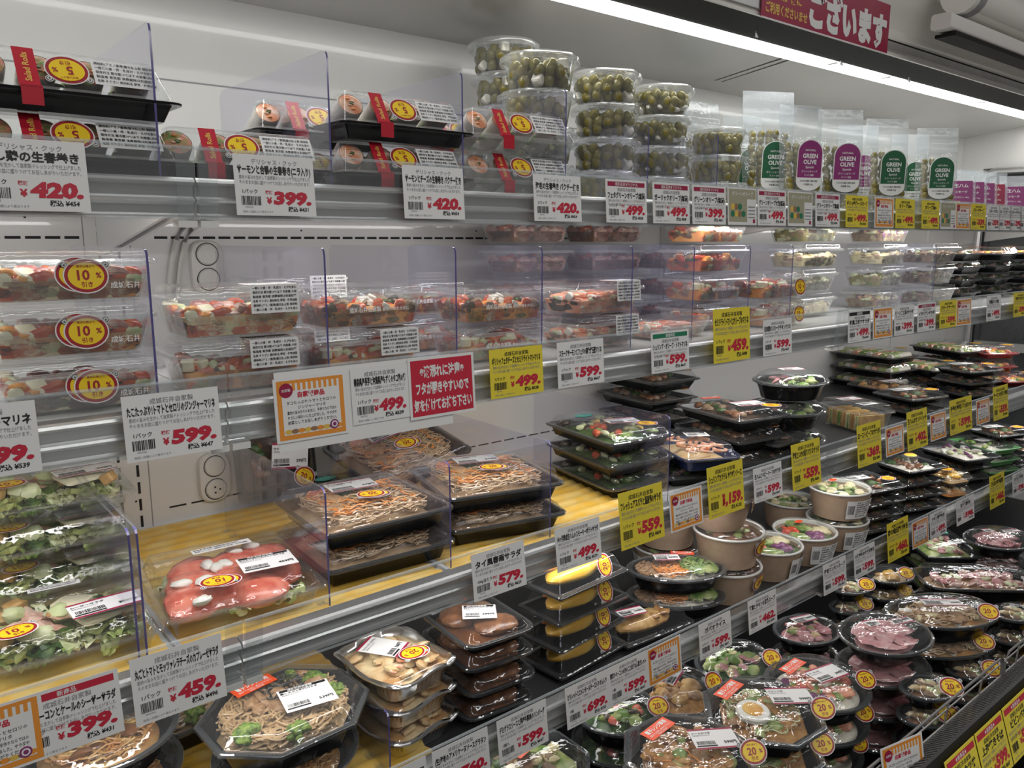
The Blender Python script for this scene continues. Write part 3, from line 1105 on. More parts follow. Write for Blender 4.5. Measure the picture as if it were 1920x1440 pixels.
def t_thai():
    t = pack('noodle_salad_pack', 'noodle salad pack', 'rect', .225, .212, .030, .020, BLK, .022, 0, .012, .009, 'ribbed', .028)
    b = MB()
    heap(b, 'rect', .182, .170, .012, .018, 1, .004, 0)
    strands(b, 'rect', .172, .160, .036, 300, .0011, 0, 3, .06, 3, .007, 4)
    t.p('glass_noodles', b, [F_['glass_noodle']], kind='stuff', label='translucent noodles')
    b = MB()
    strands(b, 'rect', .15, .13, .042, 60, .0013, 0, 5, .04, 1.5, .003, 4)
    chunks(b, 'rect', .07, .05, .038, 0, (.01, .01, .01), 0, 1)
    t.p('shredded_carrot', b, [F_['carrot']], kind='stuff')
    b = MB()
    b.blob((-.045, .015, .036), (.026, .024, .011), 0, 1, .2)
    b.blob((-.058, -.02, .036), (.024, .022, .010), 0, 2, .2)
    t.p('chicken', b, [F_['mince']], label='pale cooked chicken')
    b = MB()
    for i in range(5):
        slab(b, (-.055 + .014 * i, .055, .038), .016, .013, .003, 0, rx(.3) @ rz(i), 'round')
    t.p('ham', b, [F_['tomato_cut']], label='red tomato slices')
    b = MB()
    for i in range(7):
        leaf(b, (-.02 + .008 * (i % 4), .03 + .01 * (i // 4), .041), .014, 0, i, .6)
    t.p('herbs', b, [F_['kale']], kind='stuff')
    on_lid(t, 'price_label', 'lab_m_thai', lambda: pack_label('maroon', 'タイ風春雨サラダ', '579', 6, .080, .050), 0, .040, R(-4), label='white price label')
    on_lid(t, 'discount_sticker', 's20', STK['s20'], .005, -.022, R(170), label=YSL)
    return t


def bowl_food(t, recipe, seed, z=None, fill=.8):
    """recipe: (base food, [(food, n, radius)], [(strand food, n, r)])"""
    base, ch, st = recipe
    z = t.th * fill if z is None else z
    mats = [F_[base]] + [F_[c[0]] for c in ch] + [F_[c[0]] for c in st]
    b = MB()
    heap(b, t.kind, t.iw + .006, t.id + .006, z - .008, .012, seed, .005, 0, t.r, t.ch * .8)
    for i, (c, n, rad) in enumerate(ch):
        chunks(b, t.kind, t.iw * .82, t.id * .82, z + .006, n, rad, i + 1, seed * 7 + i, .25, .004)
    for i, (c, n, r_) in enumerate(st):
        strands(b, t.kind, t.iw * .85, t.id * .85, z + .007, n, r_, len(ch) + 1 + i, seed + i, .05, 3, .005, 4)
    t.p('food', b, mats, kind='stuff', label='the food inside')
    return t


def lbl(t, nm, price, seed, style, x, y, rot, w=.058, h=.040):
    return on_lid(t, 'price_label', 'L%s%s%d' % (nm, price, seed), lambda: pack_label(style, nm, price, seed, w, h), x, y, R(rot), label='white price label')


def stk(t, k, x, y, rot=0, dz=.0012):
    return on_lid(t, 'discount_sticker', k, STK[k], x, y, R(rot), dz, YSL)


def edge_stk(t, k, x, y, rot=35, tilt=42, z=.45):
    rot -= 45
    """a sticker folded over the sloping front edge of the lid"""
    return t.p('discount_sticker', ink_mesh(k, STK[k]), INK, tr(x, y, t.th + .003 + t.lh * z) @ rz(R(rot)) @ rx(R(tilt)) @ tr(0, 0, .004), YSL)


def d_e(k='s20s', x=.06, y=-.06, rot=35, tilt=42):
    return lambda t: edge_stk(t, k, x, y, rot, tilt)


def heat(t, x, y, rot):
    return on_lid(t, 'microwave_label', 'heatlab', strip_label, x, y, R(rot), .0010, 'orange red heating label')


def t_green():
    t = pack('salad_tray', 'salad pack', 'rect', .175, .235, .024, .018, BLK, .02, 0, .010, .009, 'flat', .018)
    bowl_food(t, ('kale', [('pale_green', 14, (.014, .006, .006)), ('lettuce', 12, (.014, .010, .006)), ('tomato', 5, (.010, .010, .008)), ('egg_yellow', 3, (.012, .012, .007)), ('dark_veg', 12, (.012, .009, .006))], []), 2)
    lbl(t, 'アスパラと温泉卵のサラダ', '559', 7, 'maroon', .02, -.02, -14, .07, .045)
    stk(t, 's20s', .045, -.07, -30)
    b = MB()
    disc(b, 0, 0, .022, .014, MIN, 1)
    put(b, 'サラダ', 0, -.003, .008, WHI, .03, 'c', .02, 2)
    on_lid(t, 'mint_sticker', 'mintst', lambda: b, -.02, .06, 0, label='mint green oval sticker')
    return t


def t_blue():
    t = pack('shrimp_cocktail_pack', 'shrimp pack', 'rect', .135, .20, .028, .024, BLUE, .03, 0, .012, .007, 'flat', .020)
    b = MB()
    heap(b, 'rect', t.iw, t.id, .014, .008, 3, .003, 0)
    for i in range(16):
        shrimp(b, (-.03 + .03 * (i % 3), -.07 + .026 * (i // 3), .034), .015, 1, i * 1.1 + .5)
    t.p('shrimps', b, [F_['cream'], F_['shrimp']], kind='stuff', label='orange cooked shrimps')
    lbl(t, 'シュリンプカクテル', '1,159', 8, 'black', .015, .01, -10, .05, .034)
    return t


def t_dish(name, cat, kind, w, d, th, lh, trm, style, top, recipe, seed, r=.02, ch=.05, taper=.014, rim=.008, deco=(), fill=.8):
    t = pack(name, cat, kind, w, d, th, lh, trm, r, ch, taper, rim, style, top)
    bowl_food(t, recipe, seed, None, fill)
    for f in deco:
        f(t)
    return t


def d_l(nm, price, style='maroon', x=0., y=0., rot=0, w=.055, h=.038):
    return lambda t: lbl(t, nm, price, len(nm), style, x, y, rot, w, h)


def d_s(k='s20s', x=.03, y=-.03, rot=0):
    return lambda t: stk(t, k, x, y, rot)


def d_h(x=0., y=.03, rot=0):
    return lambda t: heat(t, x, y, rot)


def d_hb(x, y, rot):
    return lambda t: on_lid(t, 'microwave_label', 'heatbig', lambda: strip_label(.066, .026), x, y, R(rot), .001, 'orange red heating label')


def brocc(b, c, s, seed, m=0, ms=1):
    rnd = random.Random(seed)
    c = Vector(c)
    b.tube([c + Vector((0, 0, -s * .9)), c + Vector((0, 0, -s * .2)), c], [s * .35, s * .4, s * .5], 8, ms)
    for i in range(22):
        a, e = rnd.uniform(0, 6.28), rnd.uniform(-.1, 1.5)
        p = c + Vector((math.cos(a) * math.cos(e), math.sin(a) * math.cos(e), math.sin(e) * .75)) * s * .8
        b.blob(p, (s * .36, s * .36, s * .32), m, seed + i, .5, None, 8, 6)


def t_soba():
    t = pack('soba_bowl', 'noodle bowl', 'oct', .235, .205, .042, .020, BLK, .02, .062, .016, .008, 'flat', .018)
    b = MB()
    heap(b, 'oct', t.iw, t.id, .018, .018, 5, .005, 0, .02, .05)
    strands(b, 'oct', t.iw * 1.0, t.id * 1.0, .042, 420, .0018, 0, 9, .06, 4.5, .008, 5)
    t.p('soba_noodles', b, [F_['soba']], kind='stuff', label='brown soba noodles')
    b = MB()
    for i in range(26):
        b.blob((random.Random(i).uniform(-.05, .07), random.Random(i + 50).uniform(.0, .06), .045 + .004 * (i % 3)), (.016, .009, .006), 0, i, .5, rrot(random.Random(i)))
    t.p('shredded_meat', b, [F_['mince']], kind='stuff', label='brown shredded meat')
    for i, (x, y, s) in enumerate([(-.070, -.028, .020), (-.015, -.070, .017), (.062, .028, .020), (.045, .066, .016), (.072, -.016, .017)]):
        b = MB()
        brocc(b, (x, y, .044), s, i * 9 + 2)
        t.p('broccoli', b, [F_['broccoli'], F_['stalk']], label='green broccoli floret')
    b = MB()
    strands(b, 'round', .10, .05, 0, 60, .0009, 0, 3, .035, 2, .003, 4)
    for k in range(len(b.v)):
        x, y, z = b.v[k]
        b.v[k] = (x + .01, y + .040, z + .054)
    t.p('seaweed_shreds', b, [F_['seaweed']], kind='stuff', label='black seaweed shreds')
    lbl(t, '豚しゃぶと和風パスタ', '539', 31, 'black', .025, -.022, -12, .075, .062)
    on_lid(t, 'microwave_label', 'heatbig', lambda: strip_label(.066, .026), -.022, .056, R(8), .001, 'orange red heating label')
    return t


def t_noodle_bowl():
    t = pack('noodle_bowl', 'noodle bowl', 'round', .21, .21, .045, .016, BLK, .02, .06, .02, .008, 'flat', .014)
    b = MB()
    heap(b, 'round', t.iw, t.id, .020, .018, 6, .005, 0)
    strands(b, 'round', t.iw * .85, t.id * .85, .040, 170, .0017, 0, 19, .07, 4, .006, 5)
    chunks(b, 'round', .12, .12, .046, 12, (.014, .010, .006), 1, 4, .3)
    t.p('pasta', b, [F_['pasta'], F_['brown_meat']], kind='stuff', label='brown sauced pasta')
    return t


def t_gratin():
    t = T('gratin_tray', 'gratin tray', .046, .038)
    w, d, th = .142, .168, .038
    mb = MB()

    def wav(rg, a):
        n = len(rg)
        return [(p[0] * (1 + a * math.cos(i * math.pi)), p[1] * (1 + a * math.cos(i * math.pi)), p[2]) for i, p in enumerate(rg)]

    def fine(w_, d_, z, r):
        rg = ring('rect', w_, d_, z, r)
        out = []
        for i in range(len(rg)):
            a, b = Vector(rg[i]), Vector(rg[(i + 1) % len(rg)])
            k = max(1, int((b - a).length / .004))
            out += [tuple(a.lerp(b, j / 16)) for j in range(16)] if (b - a).length > .03 else [tuple(a.lerp(b, j / 2)) for j in range(2)]
        return out
    rim = [(p[0], p[1], p[2] + .004 * math.sin(i * .33)) for i, p in enumerate(fine(w, d, th - .002, .028))]
    rim2 = [(p[0] * 1.01, p[1] * 1.01, p[2] - .003) for p in rim]
    rim3 = [(p[0] * .93, p[1] * .94, p[2] + .001) for p in rim]
    rg = [wav(fine(w - .036, d - .036, 0, .024), .004), wav(fine(w - .016, d - .016, th - .008, .026), .006), rim2, rim, rim3,
          [(p[0], p[1], p[2]) for p in fine(w - .020, d - .020, th - .009, .026)], fine(w - .038, d - .038, .003, .024)]
    mb.loft(rg, 0, True, True)
    t.p('foil_tray', mb, [FOIL], label='crimped aluminium foil tray', ang=60)
    b = MB()
    heap(b, 'rect', w - .018, d - .018, th - .013, .007, 4, .004, 0, .026)
    chunks(b, 'rect', .10, .12, th - .004, 16, (.015, .011, .005), 0, 3, .35, .002)
    chunks(b, 'rect', .10, .12, th - .002, 7, (.012, .010, .004), 1, 13, .35, .002)
    for i in range(3):
        shrimp(b, (-.03 + .03 * i, -.045 + .02 * i, th - .001), .012, 2, i * 1.5)
    t.p('gratin', b, [F_['gratin'], F_['cream'], F_['shrimp']], kind='stuff', label='browned creamy gratin')
    lb = lid('rect', w - .012, d - .012, th - .001, .008, .024, 0, .003, 'flat', .010)
    t.p('lid', lb, PM, label='clear film lid')
    t.th, t.lh = th, .008
    t.p('price_label', ink_mesh('lab_gr', lambda: pack_label('maroon', 'アメリケーヌソースグラタン', '760', 12, .050, .072)), INK, tr(-.008, .020, th + .0082) @ rz(R(28)), 'white price label with maroon edges')
    t.p('discount_sticker', ink_mesh('s20', STK['s20']), INK, tr(.012, -.030, th + .0086) @ rz(R(185)), YSL)
    t.H = .047
    return t


def t_hamburg():
    t = pack('hamburg_steak_pack', 'hamburg steak pack', 'rect', .140, .172, .022, .016, BLK, .030, 0, .012, .008, 'flat', .014)
    b = MB()
    heap(b, 'rect', t.iw, t.id, .010, .006, 3, .002, 0)
    b.blob((-.015, .028, .021), (.040, .034, .013), 1, 3, .12, Matrix.Rotation(.4, 3, 'Z'), 16, 10)
    b.blob((.018, -.034, .021), (.040, .032, .012), 1, 5, .12, Matrix.Rotation(-.3, 3, 'Z'), 16, 10)
    b.blob((.035, .03, .018), (.018, .03, .010), 2, 6, .3)
    t.p('hamburg_steak', b, [F_['brown_sauce'], F_['brown_meat'], F_['mushroom']], label='brown sauced hamburg steaks')
    lbl(t, 'デミグラスソースのハンバーグ', '599', 14, 'black', .0, -.010, -30, .058, .050)
    heat(t, -.012, .062, -22)
    return t


def t_omelet(v):
    t = pack('omelette_pack' if v == 'omelet' else 'galette_pack', 'omelette pack' if v == 'omelet' else 'galette pack', 'rect', .192, .112, .015, .032, BLK, .010, 0, .008, .010, 'flat', .018)
    b = MB()
    if v == 'omelet':
        b.blob((0, 0, .026), (.074, .030, .019), 0, 2, .08, None, 20, 12)
        chunks(b, 'rect', .12, .03, .036, 6, (.012, .008, .004), 1, 3, .3)
    else:
        b.blob((0, 0, .022), (.072, .030, .016), 0, 7, .14, None, 20, 12)
        chunks(b, 'rect', .12, .04, .030, 12, (.012, .009, .004), 1, 3, .4)
    t.p('omelette' if v == 'omelet' else 'galette', b, [F_['egg_yellow'] if v == 'omelet' else F_['bread'], F_['orange'] if v == 'omelet' else F_['cutlet']], label='yellow folded omelette' if v == 'omelet' else 'browned filled galette')
    if v == 'omelet':
        t.p('discount_sticker', ink_mesh('s20s', STK['s20s']), INK, tr(.045, -.0365, .033) @ rx(R(62)) @ rz(R(80)), YSL)
    else:
        lbl(t, '厚切りベーコンのガレット', '599', 15, 'maroon', -.03, .004, -10, .060, .034)
    return t


def t_gapao():
    t = pack('rice_bowl', 'rice bowl', 'round', .215, .142, .036, .020, BLK, .02, .06, .014, .010, 'dome', .045)
    b = MB()
    heap(b, 'round', t.iw, t.id, .020, .014, 4, .004, 0)
    chunks(b, 'round', .07, .09, .036, 0, (.01, .01, .01), 0, 0)
    for i in range(60):
        rnd = random.Random(i)
        b.blob((rnd.uniform(-.085, -.035), rnd.uniform(-.04, .04), .034 + rnd.uniform(0, .004)), (.006, .005, .004), 1, i, .4, None, 7, 5)
    t.p('rice', b, [F_['rice'], F_['mince']], kind='stuff', label='rice and brown mince')
    b = MB()
    strands(b, 'round', .075, .07, 0, 70, .0012, 0, 4, .04, 2, .004, 4)
    b.v = [(x - .015, y - .012, z + .040) for x, y, z in b.v]
    t.p('shredded_carrot', b, [F_['carrot']], kind='stuff', label='orange shredded carrot')
    b = MB()
    strands(b, 'round', .085, .085, 0, 80, .0020, 0, 14, .05, 4, .006, 5)
    b.v = [(x + .048, y, z + .043) for x, y, z in b.v]
    t.p('green_vegetable', b, [F_['lettuce']], kind='stuff', label='green shredded vegetable')
    lbl(t, 'ガパオライス', '599', 16, 'maroon', -.02, .012, 0, .055, .036)
    heat(t, .02, .032, -8)
    return t


def bend(mb, Rb, k, z0):
    out = []
    for x, y, z in mb.v:
        rr = Rb + k * (y + z0) + .0012 + z
        a = x / Rb
        out.append((rr * math.sin(a), -rr * math.cos(a), y + z0))
    mb.v = out
    return mb


def t_cup(v):
    t = T('soup_cup', 'soup cup', .082, .074)
    mb = MB()
    rg = [ring('round', 2 * r_, 2 * r_, z) for r_, z in ((.060, .003), (.061, 0), (.0615, .004), (.074, .068), (.0765, .069), (.0785, .071), (.0785, .073), (.0765, .075), (.0735, .074), (.072, .066), (.060, .005))]
    mb.loft(rg, 0, True, True, None, [0, 0, 0, 1, 1, 1, 1, 1, 1, 0])
    t.p('paper_cup', mb, [KRAFT, PAPW], label='brown kraft paper cup with white rim')
    mb = MB()
    rg = [ring('round', 2 * r_, 2 * r_, z) for r_, z in ((.0795, .069), (.080, .073), (.079, .0765), (.074, .077), (.072, .080), (.069, .0815), (.066, .0805), (.04, .0805))]
    mb.loft(rg, 0, False, True, None, [1, 1, 1, 1, 1, 1, 0])
    t.p('lid', mb, PM, label='clear plastic lid')
    b = MB()
    heap(b, 'round', .140, .140, .058, .004, 3, .002, 0)
    if v == 'salad':
        for i, (c, m) in enumerate([((-.02, .03), 1), ((.02, .02), 2), ((.0, -.03), 3), ((-.04, -.01), 2), ((.04, -.02), 4), ((.03, .045), 2)]):
            for k in range(4):
                b.blob((c[0] + .012 * math.cos(k * 1.6), c[1] + .012 * math.sin(k * 1.6), .066), (.016, .010, .006), m, i * 4 + k, .4, rrot(random.Random(i + k)))
    else:
        chunks(b, 'round', .11, .11, .065, 12, (.013, .012, .006), 1 if v == 'brown' else 4, 3, .3, .003)
        chunks(b, 'round', .11, .11, .065, 8, (.012, .009, .006), 2, 6, .3, .003)
    t.p('food', b, [F_['brown_sauce'] if v == 'brown' else F_['kale'], F_['pepper_red'] if v == 'salad' else F_['brown_meat'], F_['lettuce'], F_['purple'], F_['potato']], kind='stuff', label='the food under the lid')
    s_ = MB()
    W, hh = .075, .050
    for i in range(12):
        rect(s_, -W / 2 + W * i / 12, -hh / 2, -W / 2 + W * (i + 1) / 12, hh / 2, WHI, 1)
    for i in range(7):
        put(s_, ['名称 スープ 原材料名', '野菜 鶏肉 食塩 香辛料', '消費期限 加工年月日', '保存方法 要冷蔵', '内容量1人前 製造者', '電子レンジ 500W 3分', '税込価格 599円'][i], -W / 2 + .022, hh / 2 - .007 - .0062 * i, .0045, BK, W * .62, 'l', .012)
    barcode(s_, -W / 2 + .003, -.012, .016, .024, 4)
    bend(s_, .0665, .2, .034)
    t.p('side_label', s_, INK, rz(R(-14 if v != 'brown' else 180)), 'white small print label')
    if v != 'salad':
        q = sticker('20')
        bend(q, .0665, .2, .050)
        t.p('discount_sticker', q, INK, rz(R(12 if v == 'brown' else 60)), YSL)
    lb = MB()
    disc(lb, .02, .03, .014, .008, ORR, 1)
    t.p('lid_sticker', lb, INK, tr(0, 0, .081), 'small red sticker on the lid')
    return t


def t_pack_small(seed, c1, c2):
    t = pack('dip_pack', 'food pack', 'rect', .105, .14, .022, .016, PET, .016, 0, .006, .006, 'flat', .01)
    bowl_food(t, (c1, [(c2, 12, (.011, .010, .006)), ('cheese', 5, (.009, .008, .006))], []), seed)
    stk(t, 's20s', 0, -.01, 20)
    return t


def t_egg_oct():
    t = t_dish('rice_bowl', 'rice bowl', 'oct', .200, .200, .040, .024, BLK, 'flat', .024,
               ('cutlet', [('lettuce', 12, (.014, .010, .006)), ('mince', 14, (.014, .011, .006)), ('cutlet', 10, (.018, .012, .007))], [('pale_green', 60, .0013)]), 5, ch=.060, taper=.018, rim=.010,
               deco=[d_l('ビビンバ丼', '599', 'maroon', .042, -.024, -34, .074, .050), d_hb(-.028, .052, 12), d_e('s20s', .068, -.070, 20, 48)])
    b = MB()
    slab(b, (-.034, -.004, .047), .030, .028, .010, 0, rx(.1))
    slab(b, (-.034, -.004, .0565), .018, .017, .002, 1, rx(.1))
    t.p('boiled_egg', b, [F_['egg_white'], F_['yolk']], label='halved boiled egg')
    return t


# ------------------------------------------------------------------ the case itself
XL, XR, YB = -1.4, 3.62, 1.47
DECK = {1: .070, 2: -.193, 3: -.507, 4: -.790, 5: -1.050}
LIP = {1: (.107, 1.0), 2: (-.158, .94), 3: (-.470, .94), 4: (-.752, .92)}
RH = .080

b = MB()
b.box((XL, YB, -1.2), (XR + .05, YB + .04, .45), 0)
for x in (-.25, .3, .37, 1.73, 1.80, 3.12):          # panel seams
    b.box((x - .0008, YB - .0005, -1.0), (x + .0008, YB, .266), 2)
b.box((XL, YB - .0006, .2655), (XR, YB, .268), 2)
for zc in (.004,):                                   # row of slots behind the second shelf
    x = -1.35
    while x < 1.6:
        if not (.30 < x < .385):
            b.box((x, YB - .0006, zc - .0022), (x + .0215, YB, zc + .0022), 1)
        x += .0275
for zc in (-.478,):
    x = .40
    while x < 1.6:
        b.box((x, YB - .0006, zc - .0015), (x + .030, YB, zc + .0015), 1)
        x += .039
for x in (.322, .352, 1.752, 1.782):                 # upright slot columns
    z = -1.0
    while z < .06:
        b.box((x - .0022, YB - .0006, z), (x + .0022, YB, z + .021), 1)
        z += .031
for x, z in ((.22, .035), (.68, .018), (.345, -.455), (1.1, .02)):
    disc(b, 0, 0, 0, 0, 1) if False else b.box((x - .0016, YB - .0006, z - .0016), (x + .0016, YB, z + .0016), 1)
structure('wall_back', b, [WALLM, SLOT, SEAM])

b = MB()
b.add([(XL, YB, .412), (XR, YB, .412), (XR, 1.19, .445), (XL, 1.19, .445), (XL, YB, .47), (XR, YB, .47), (XR, 1.19, .47), (XL, 1.19, .47)],
      [(0, 1, 2, 3), (7, 6, 5, 4), (0, 4, 5, 1), (1, 5, 6, 2), (2, 6, 7, 3), (3, 7, 4, 0)], 0)
for x in (1.845, 1.875):
    b.add([(x, YB - .002, .4125), (x + .006, YB - .002, .4125), (x + .006, 1.19, .4442), (x, 1.19, .4442)], [(0, 1, 2, 3)], 1)
structure('ceiling_case_liner', b, [CEILM, SLOT])

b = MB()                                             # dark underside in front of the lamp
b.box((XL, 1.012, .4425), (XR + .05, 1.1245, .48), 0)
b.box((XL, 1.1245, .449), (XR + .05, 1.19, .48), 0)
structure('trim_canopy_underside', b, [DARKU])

b = MB()                                             # fascia with a rounded step and bottom rails
prof = [(1.012, .4425), (1.006, .4425), (1.004, .456), (1.014, .459), (1.006, .463), (1.006, .472), (1.016, .474), (1.020, .50), (1.000, .54), (.965, .60), (.94, .70), (.93, .95), (1.05, .95)]
b.loft([[(x, y, z) for y, z in prof] for x in (XL, 1.2, 1.205, 2.19, 2.195, XR + .6)], 0, True, True)
b.m = [1 if False else m for m in b.m]
structure('trim_canopy_fascia', b, [FASC, ALU], 50)
b = MB()
b.box((XL, .999, .452), (XR + .6, 1.006, .470), 0)
structure('trim_canopy_rail', b, [ALU])

t = tag(bpy.data.objects.new('light_strip', None), 'long white glowing light strip under the canopy edge', 'light')
COL.objects.link(t)
t.location = (1.6, 1.157, H + .444)
segs = [(XL, .45), (.452, 1.86), (1.862, 2.02), (2.022, XR)]
for a, c in segs:
    b = MB()
    b.box((a - 1.6, -.030, -.004), (c - 1.6, .030, .004))
    add_obj('diffuser', b.mesh('diffuser', [LED]), t)
for x in (1.98, 2.26, 2.9):
    b = MB()
    b.box((x - 1.6 - .006, -.030, -.0056), (x - 1.6 + .006, -.008, -.0036))
    add_obj('clip', b.mesh('clip', [ALU]), t)

# side wall at the right end, with a framed window
b = MB()
wy0, wy1, wz0, wz1, wr = .98, 1.385, -.95, .285, .03
b.box((XR, .95, wz1), (XR + .04, YB, .45), 0)
b.box((XR, wy1, -1.2), (XR + .04, YB, wz1), 0)
b.box((XR, .90, -1.2), (XR + .04, wy1, wz0), 0)
structure('wall_right', b, [WALLM])
t = tag(bpy.data.objects.new('window_1', None), kind='structure')
COL.objects.link(t)
t.location = (XR, 0, H)
b = MB()
pts = [(-.012, .96, wz1 - .012), (-.012, wy1 - .05, wz1 - .012), (-.012, wy1 - .025, wz1 - .020), (-.012, wy1 - .012, wz1 - .045), (-.012, wy1 - .012, -.95)]
b.tube(pts, .013, 8, 0)
b.tube([(p[0] - .006, p[1] - (.02 if i > 2 else 0), p[2] - (.02 if i < 3 else 0)) for i, p in enumerate(pts)], .004, 6, 1)
add_obj('window_frame', b.mesh('window_frame', [ALU, SLOT]), t)
b = MB()
b.box((.012, .93, wz0), (.016, wy1, wz1))
add_obj('pane', b.mesh('pane', [PET]), t)

# neighbouring cabinet as a dark box, added to keep the window view dark
t = tag(bpy.data.objects.new('backdrop_cabinet', None), 'dark box added as neighbouring cabinet beyond the right end window', 'cabinet')
COL.objects.link(t)
t.location = (3.9, 1.1, H - 1.5)
b = MB()
b.box((0, -.35, 0), (.9, .5, 2.2), 0)
add_obj('body', b.mesh('body', [mat('cabinet_dark', (.05, .055, .055), .4, col2=(.08, .085, .085), scale=5)]), t)
for z in (1.26, 1.02, .80):
    b = MB()
    b.box((-.03, -.35, z), (0, .5, z + .035), 0)
    add_obj('shelf_edge', b.mesh('shelf_edge', [PLATE]), t)

b = MB()
b.box((-3, -3, -1.56), (6, 3, -1.5), 0)
tag(add_obj('floor', b.mesh('floor', [FLOORM]), None, (0, 0, H)), kind='structure')

# lamp batten and duct above the canopy
t = tag(bpy.data.objects.new('lamp_batten', None), 'slim white lamp batten fixed to the cream canopy fascia', 'lamp')
COL.objects.link(t)
x0, z0 = atY(1764, 40, .90)
t.location = (x0, .90, H + z0)
b = MB()
b.loft([ring('rect', .035, .045, z, .008) for z in (0, 1.7)], 0, True, True, ry(R(90)))
add_obj('housing', b.mesh('housing', [mat('batten_white', (.75, .72, .70), .35)]), t)
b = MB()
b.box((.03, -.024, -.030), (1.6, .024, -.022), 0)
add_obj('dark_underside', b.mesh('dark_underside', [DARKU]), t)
b = MB()
b.box((.08, .0, .010), (.11, .06, .022), 0)
b.box((.9, .0, .010), (.93, .06, .022), 0)
add_obj('bracket', b.mesh('bracket', [ALU]), t)
b = MB()
xd, zd = atY(1800, -12, .90)
b.tube([(xd, .90, zd), (xd + 1.5, .90, zd)], .045, 20, 0)
b.tube([(xd + .02, .90, zd), (xd + .05, .90, zd)], .047, 20, 1)
tag(add_obj('duct_pipe', b.mesh('duct_pipe', [FASC, SEAM]), None, (0, 0, H)), 'round cream pipe running above the lamp batten', 'pipe')

# red banner on the fascia
b = MB()
bx0, bx1 = 1.455, 1.975
zb0, zb1 = .437, .66
W_, H_ = bx1 - bx0, zb1 - zb0
b.box((-W_ / 2, 0, -.001), (W_ / 2, H_, 0), BAN)
put(b, 'ございます', .080, .016, .078, WHI, .335, 'c', .065, 2, 0., True)
put(b, 'ありがとう', .080, .122, .078, WHI, .335, 'c', .065, 2, 0., True)
put(b, 'お会計後に', -.172, .043, .022, GLD, .110, 'c', .03)
put(b, 'ご利用くださいませ', -.170, .014, .022, GLD, .152, 'c', .03)
rect(b, -W_ / 2, 0, W_ / 2, .002, PAPW and WHI, 1)
tag(add_obj('banner', b.mesh('banner', INK), None, ((bx0 + bx1) / 2, .996, H + zb0), (R(90), 0, 0)), 'maroon banner with large white lettering on the canopy', 'banner')

# lamp reflections on the canopy underside, shaped as small bent wires
for i, (px, py) in enumerate([(1418, 52), (1578, 108), (1705, 140)]):
    z = .449
    x, y = on(px, py, z)
    b = MB()
    b.tube([(0, 0, 0), (0, 0, -.010), (.012, .004, -.016), (.014, .010, -.012)], .0022, 7)
    tag(add_obj('glint', b.mesh('glint', [ALU]), None, (x, y, H + z)), ['lamp glint shaped in metal under canopy at banner left end', 'lamp glint shaped in metal under canopy below banner middle', 'lamp glint shaped in metal under canopy right of banner'][i], 'glint', 'canopy glints')

# wall fittings behind the shelves
def plate(name, px, py, zc, label, holes):
    x, z = atY(px, py, YB)
    t = tag(bpy.data.objects.new(name, None), label, 'wall fitting')
    COL.objects.link(t)
    t.location = (x, YB, H + z)
    M = rx(R(90))
    b = MB()
    b.loft([ring('rect', .058 * k, .094 * k, zz, .026) for k, zz in ((1, 0), (1, .008), (.94, .011))], 0, True, True, M)
    add_obj('plate', b.mesh('plate', [PLATE]), t)
    for zz in (.022, -.022):
        b = MB()
        b.loft([ring('round', .036 * k, .036 * k, q) for k, q in ((1, .010), (1, .014), (.9, .0155))], 0, True, True, M @ tr(0, zz, 0))
        b.loft([ring('round', .041, .041, .0112), ring('round', .038, .038, .0114)], 1, False, False, M @ tr(0, zz, 0))
        if holes and zz < 0:
            for k in range(3):
                a = k * 2.1
                b.box((.006 * math.cos(a) - .0016, .006 * math.sin(a) - .0016, .0155), (.006 * math.cos(a) + .0016, .006 * math.sin(a) + .0016, .016), 1, M @ tr(0, zz, 0))
        elif zz > 0:
            b.box((-.011, -.003, .0155), (.011, .003, .0165), 0, M @ tr(0, zz, 0))
        add_obj('round_cover', b.mesh('round_cover', [PLATE, SLOT]), t)


plate('drain_plate', 386, 500, 0, 'pale oval fitting on the wall behind the octopus salads', False)
plate('socket_plate', 400, 893, 0, 'pale oval fitting with three holes above the yellow mats', True)
b = MB()
pts = []
for px, py in ((372, 408), (345, 425), (330, 450), (322, 490), (318, 530), (316, 560)):
    x, z = atY(px, py, YB - .006)
    pts.append((x, YB - .006, z))
b.tube(pts, .005, 7)
b.tube([(p[0] + .014, p[1], p[2] - .004) for p in pts], .004, 7)
tag(add_obj('cable', b.mesh('cable', [CABLE]), None, (0, 0, H)), 'pale double cable hanging down the back wall', 'cable')


# ------------------------------------------------------------------ shelves
def rail_profile():
    return [(0, -.034), (-.004, -.036), (-.006, -.039), (-.004, -.042), (.002, -.044), (.003, -.056), (-.003, -.058), (-.005, -.0605), (-.003, -.063), (.002, -.066), (.002, -.076), (-.005, -.078), (-.005, -.080), (.016, -.080), (.016, -.034)]


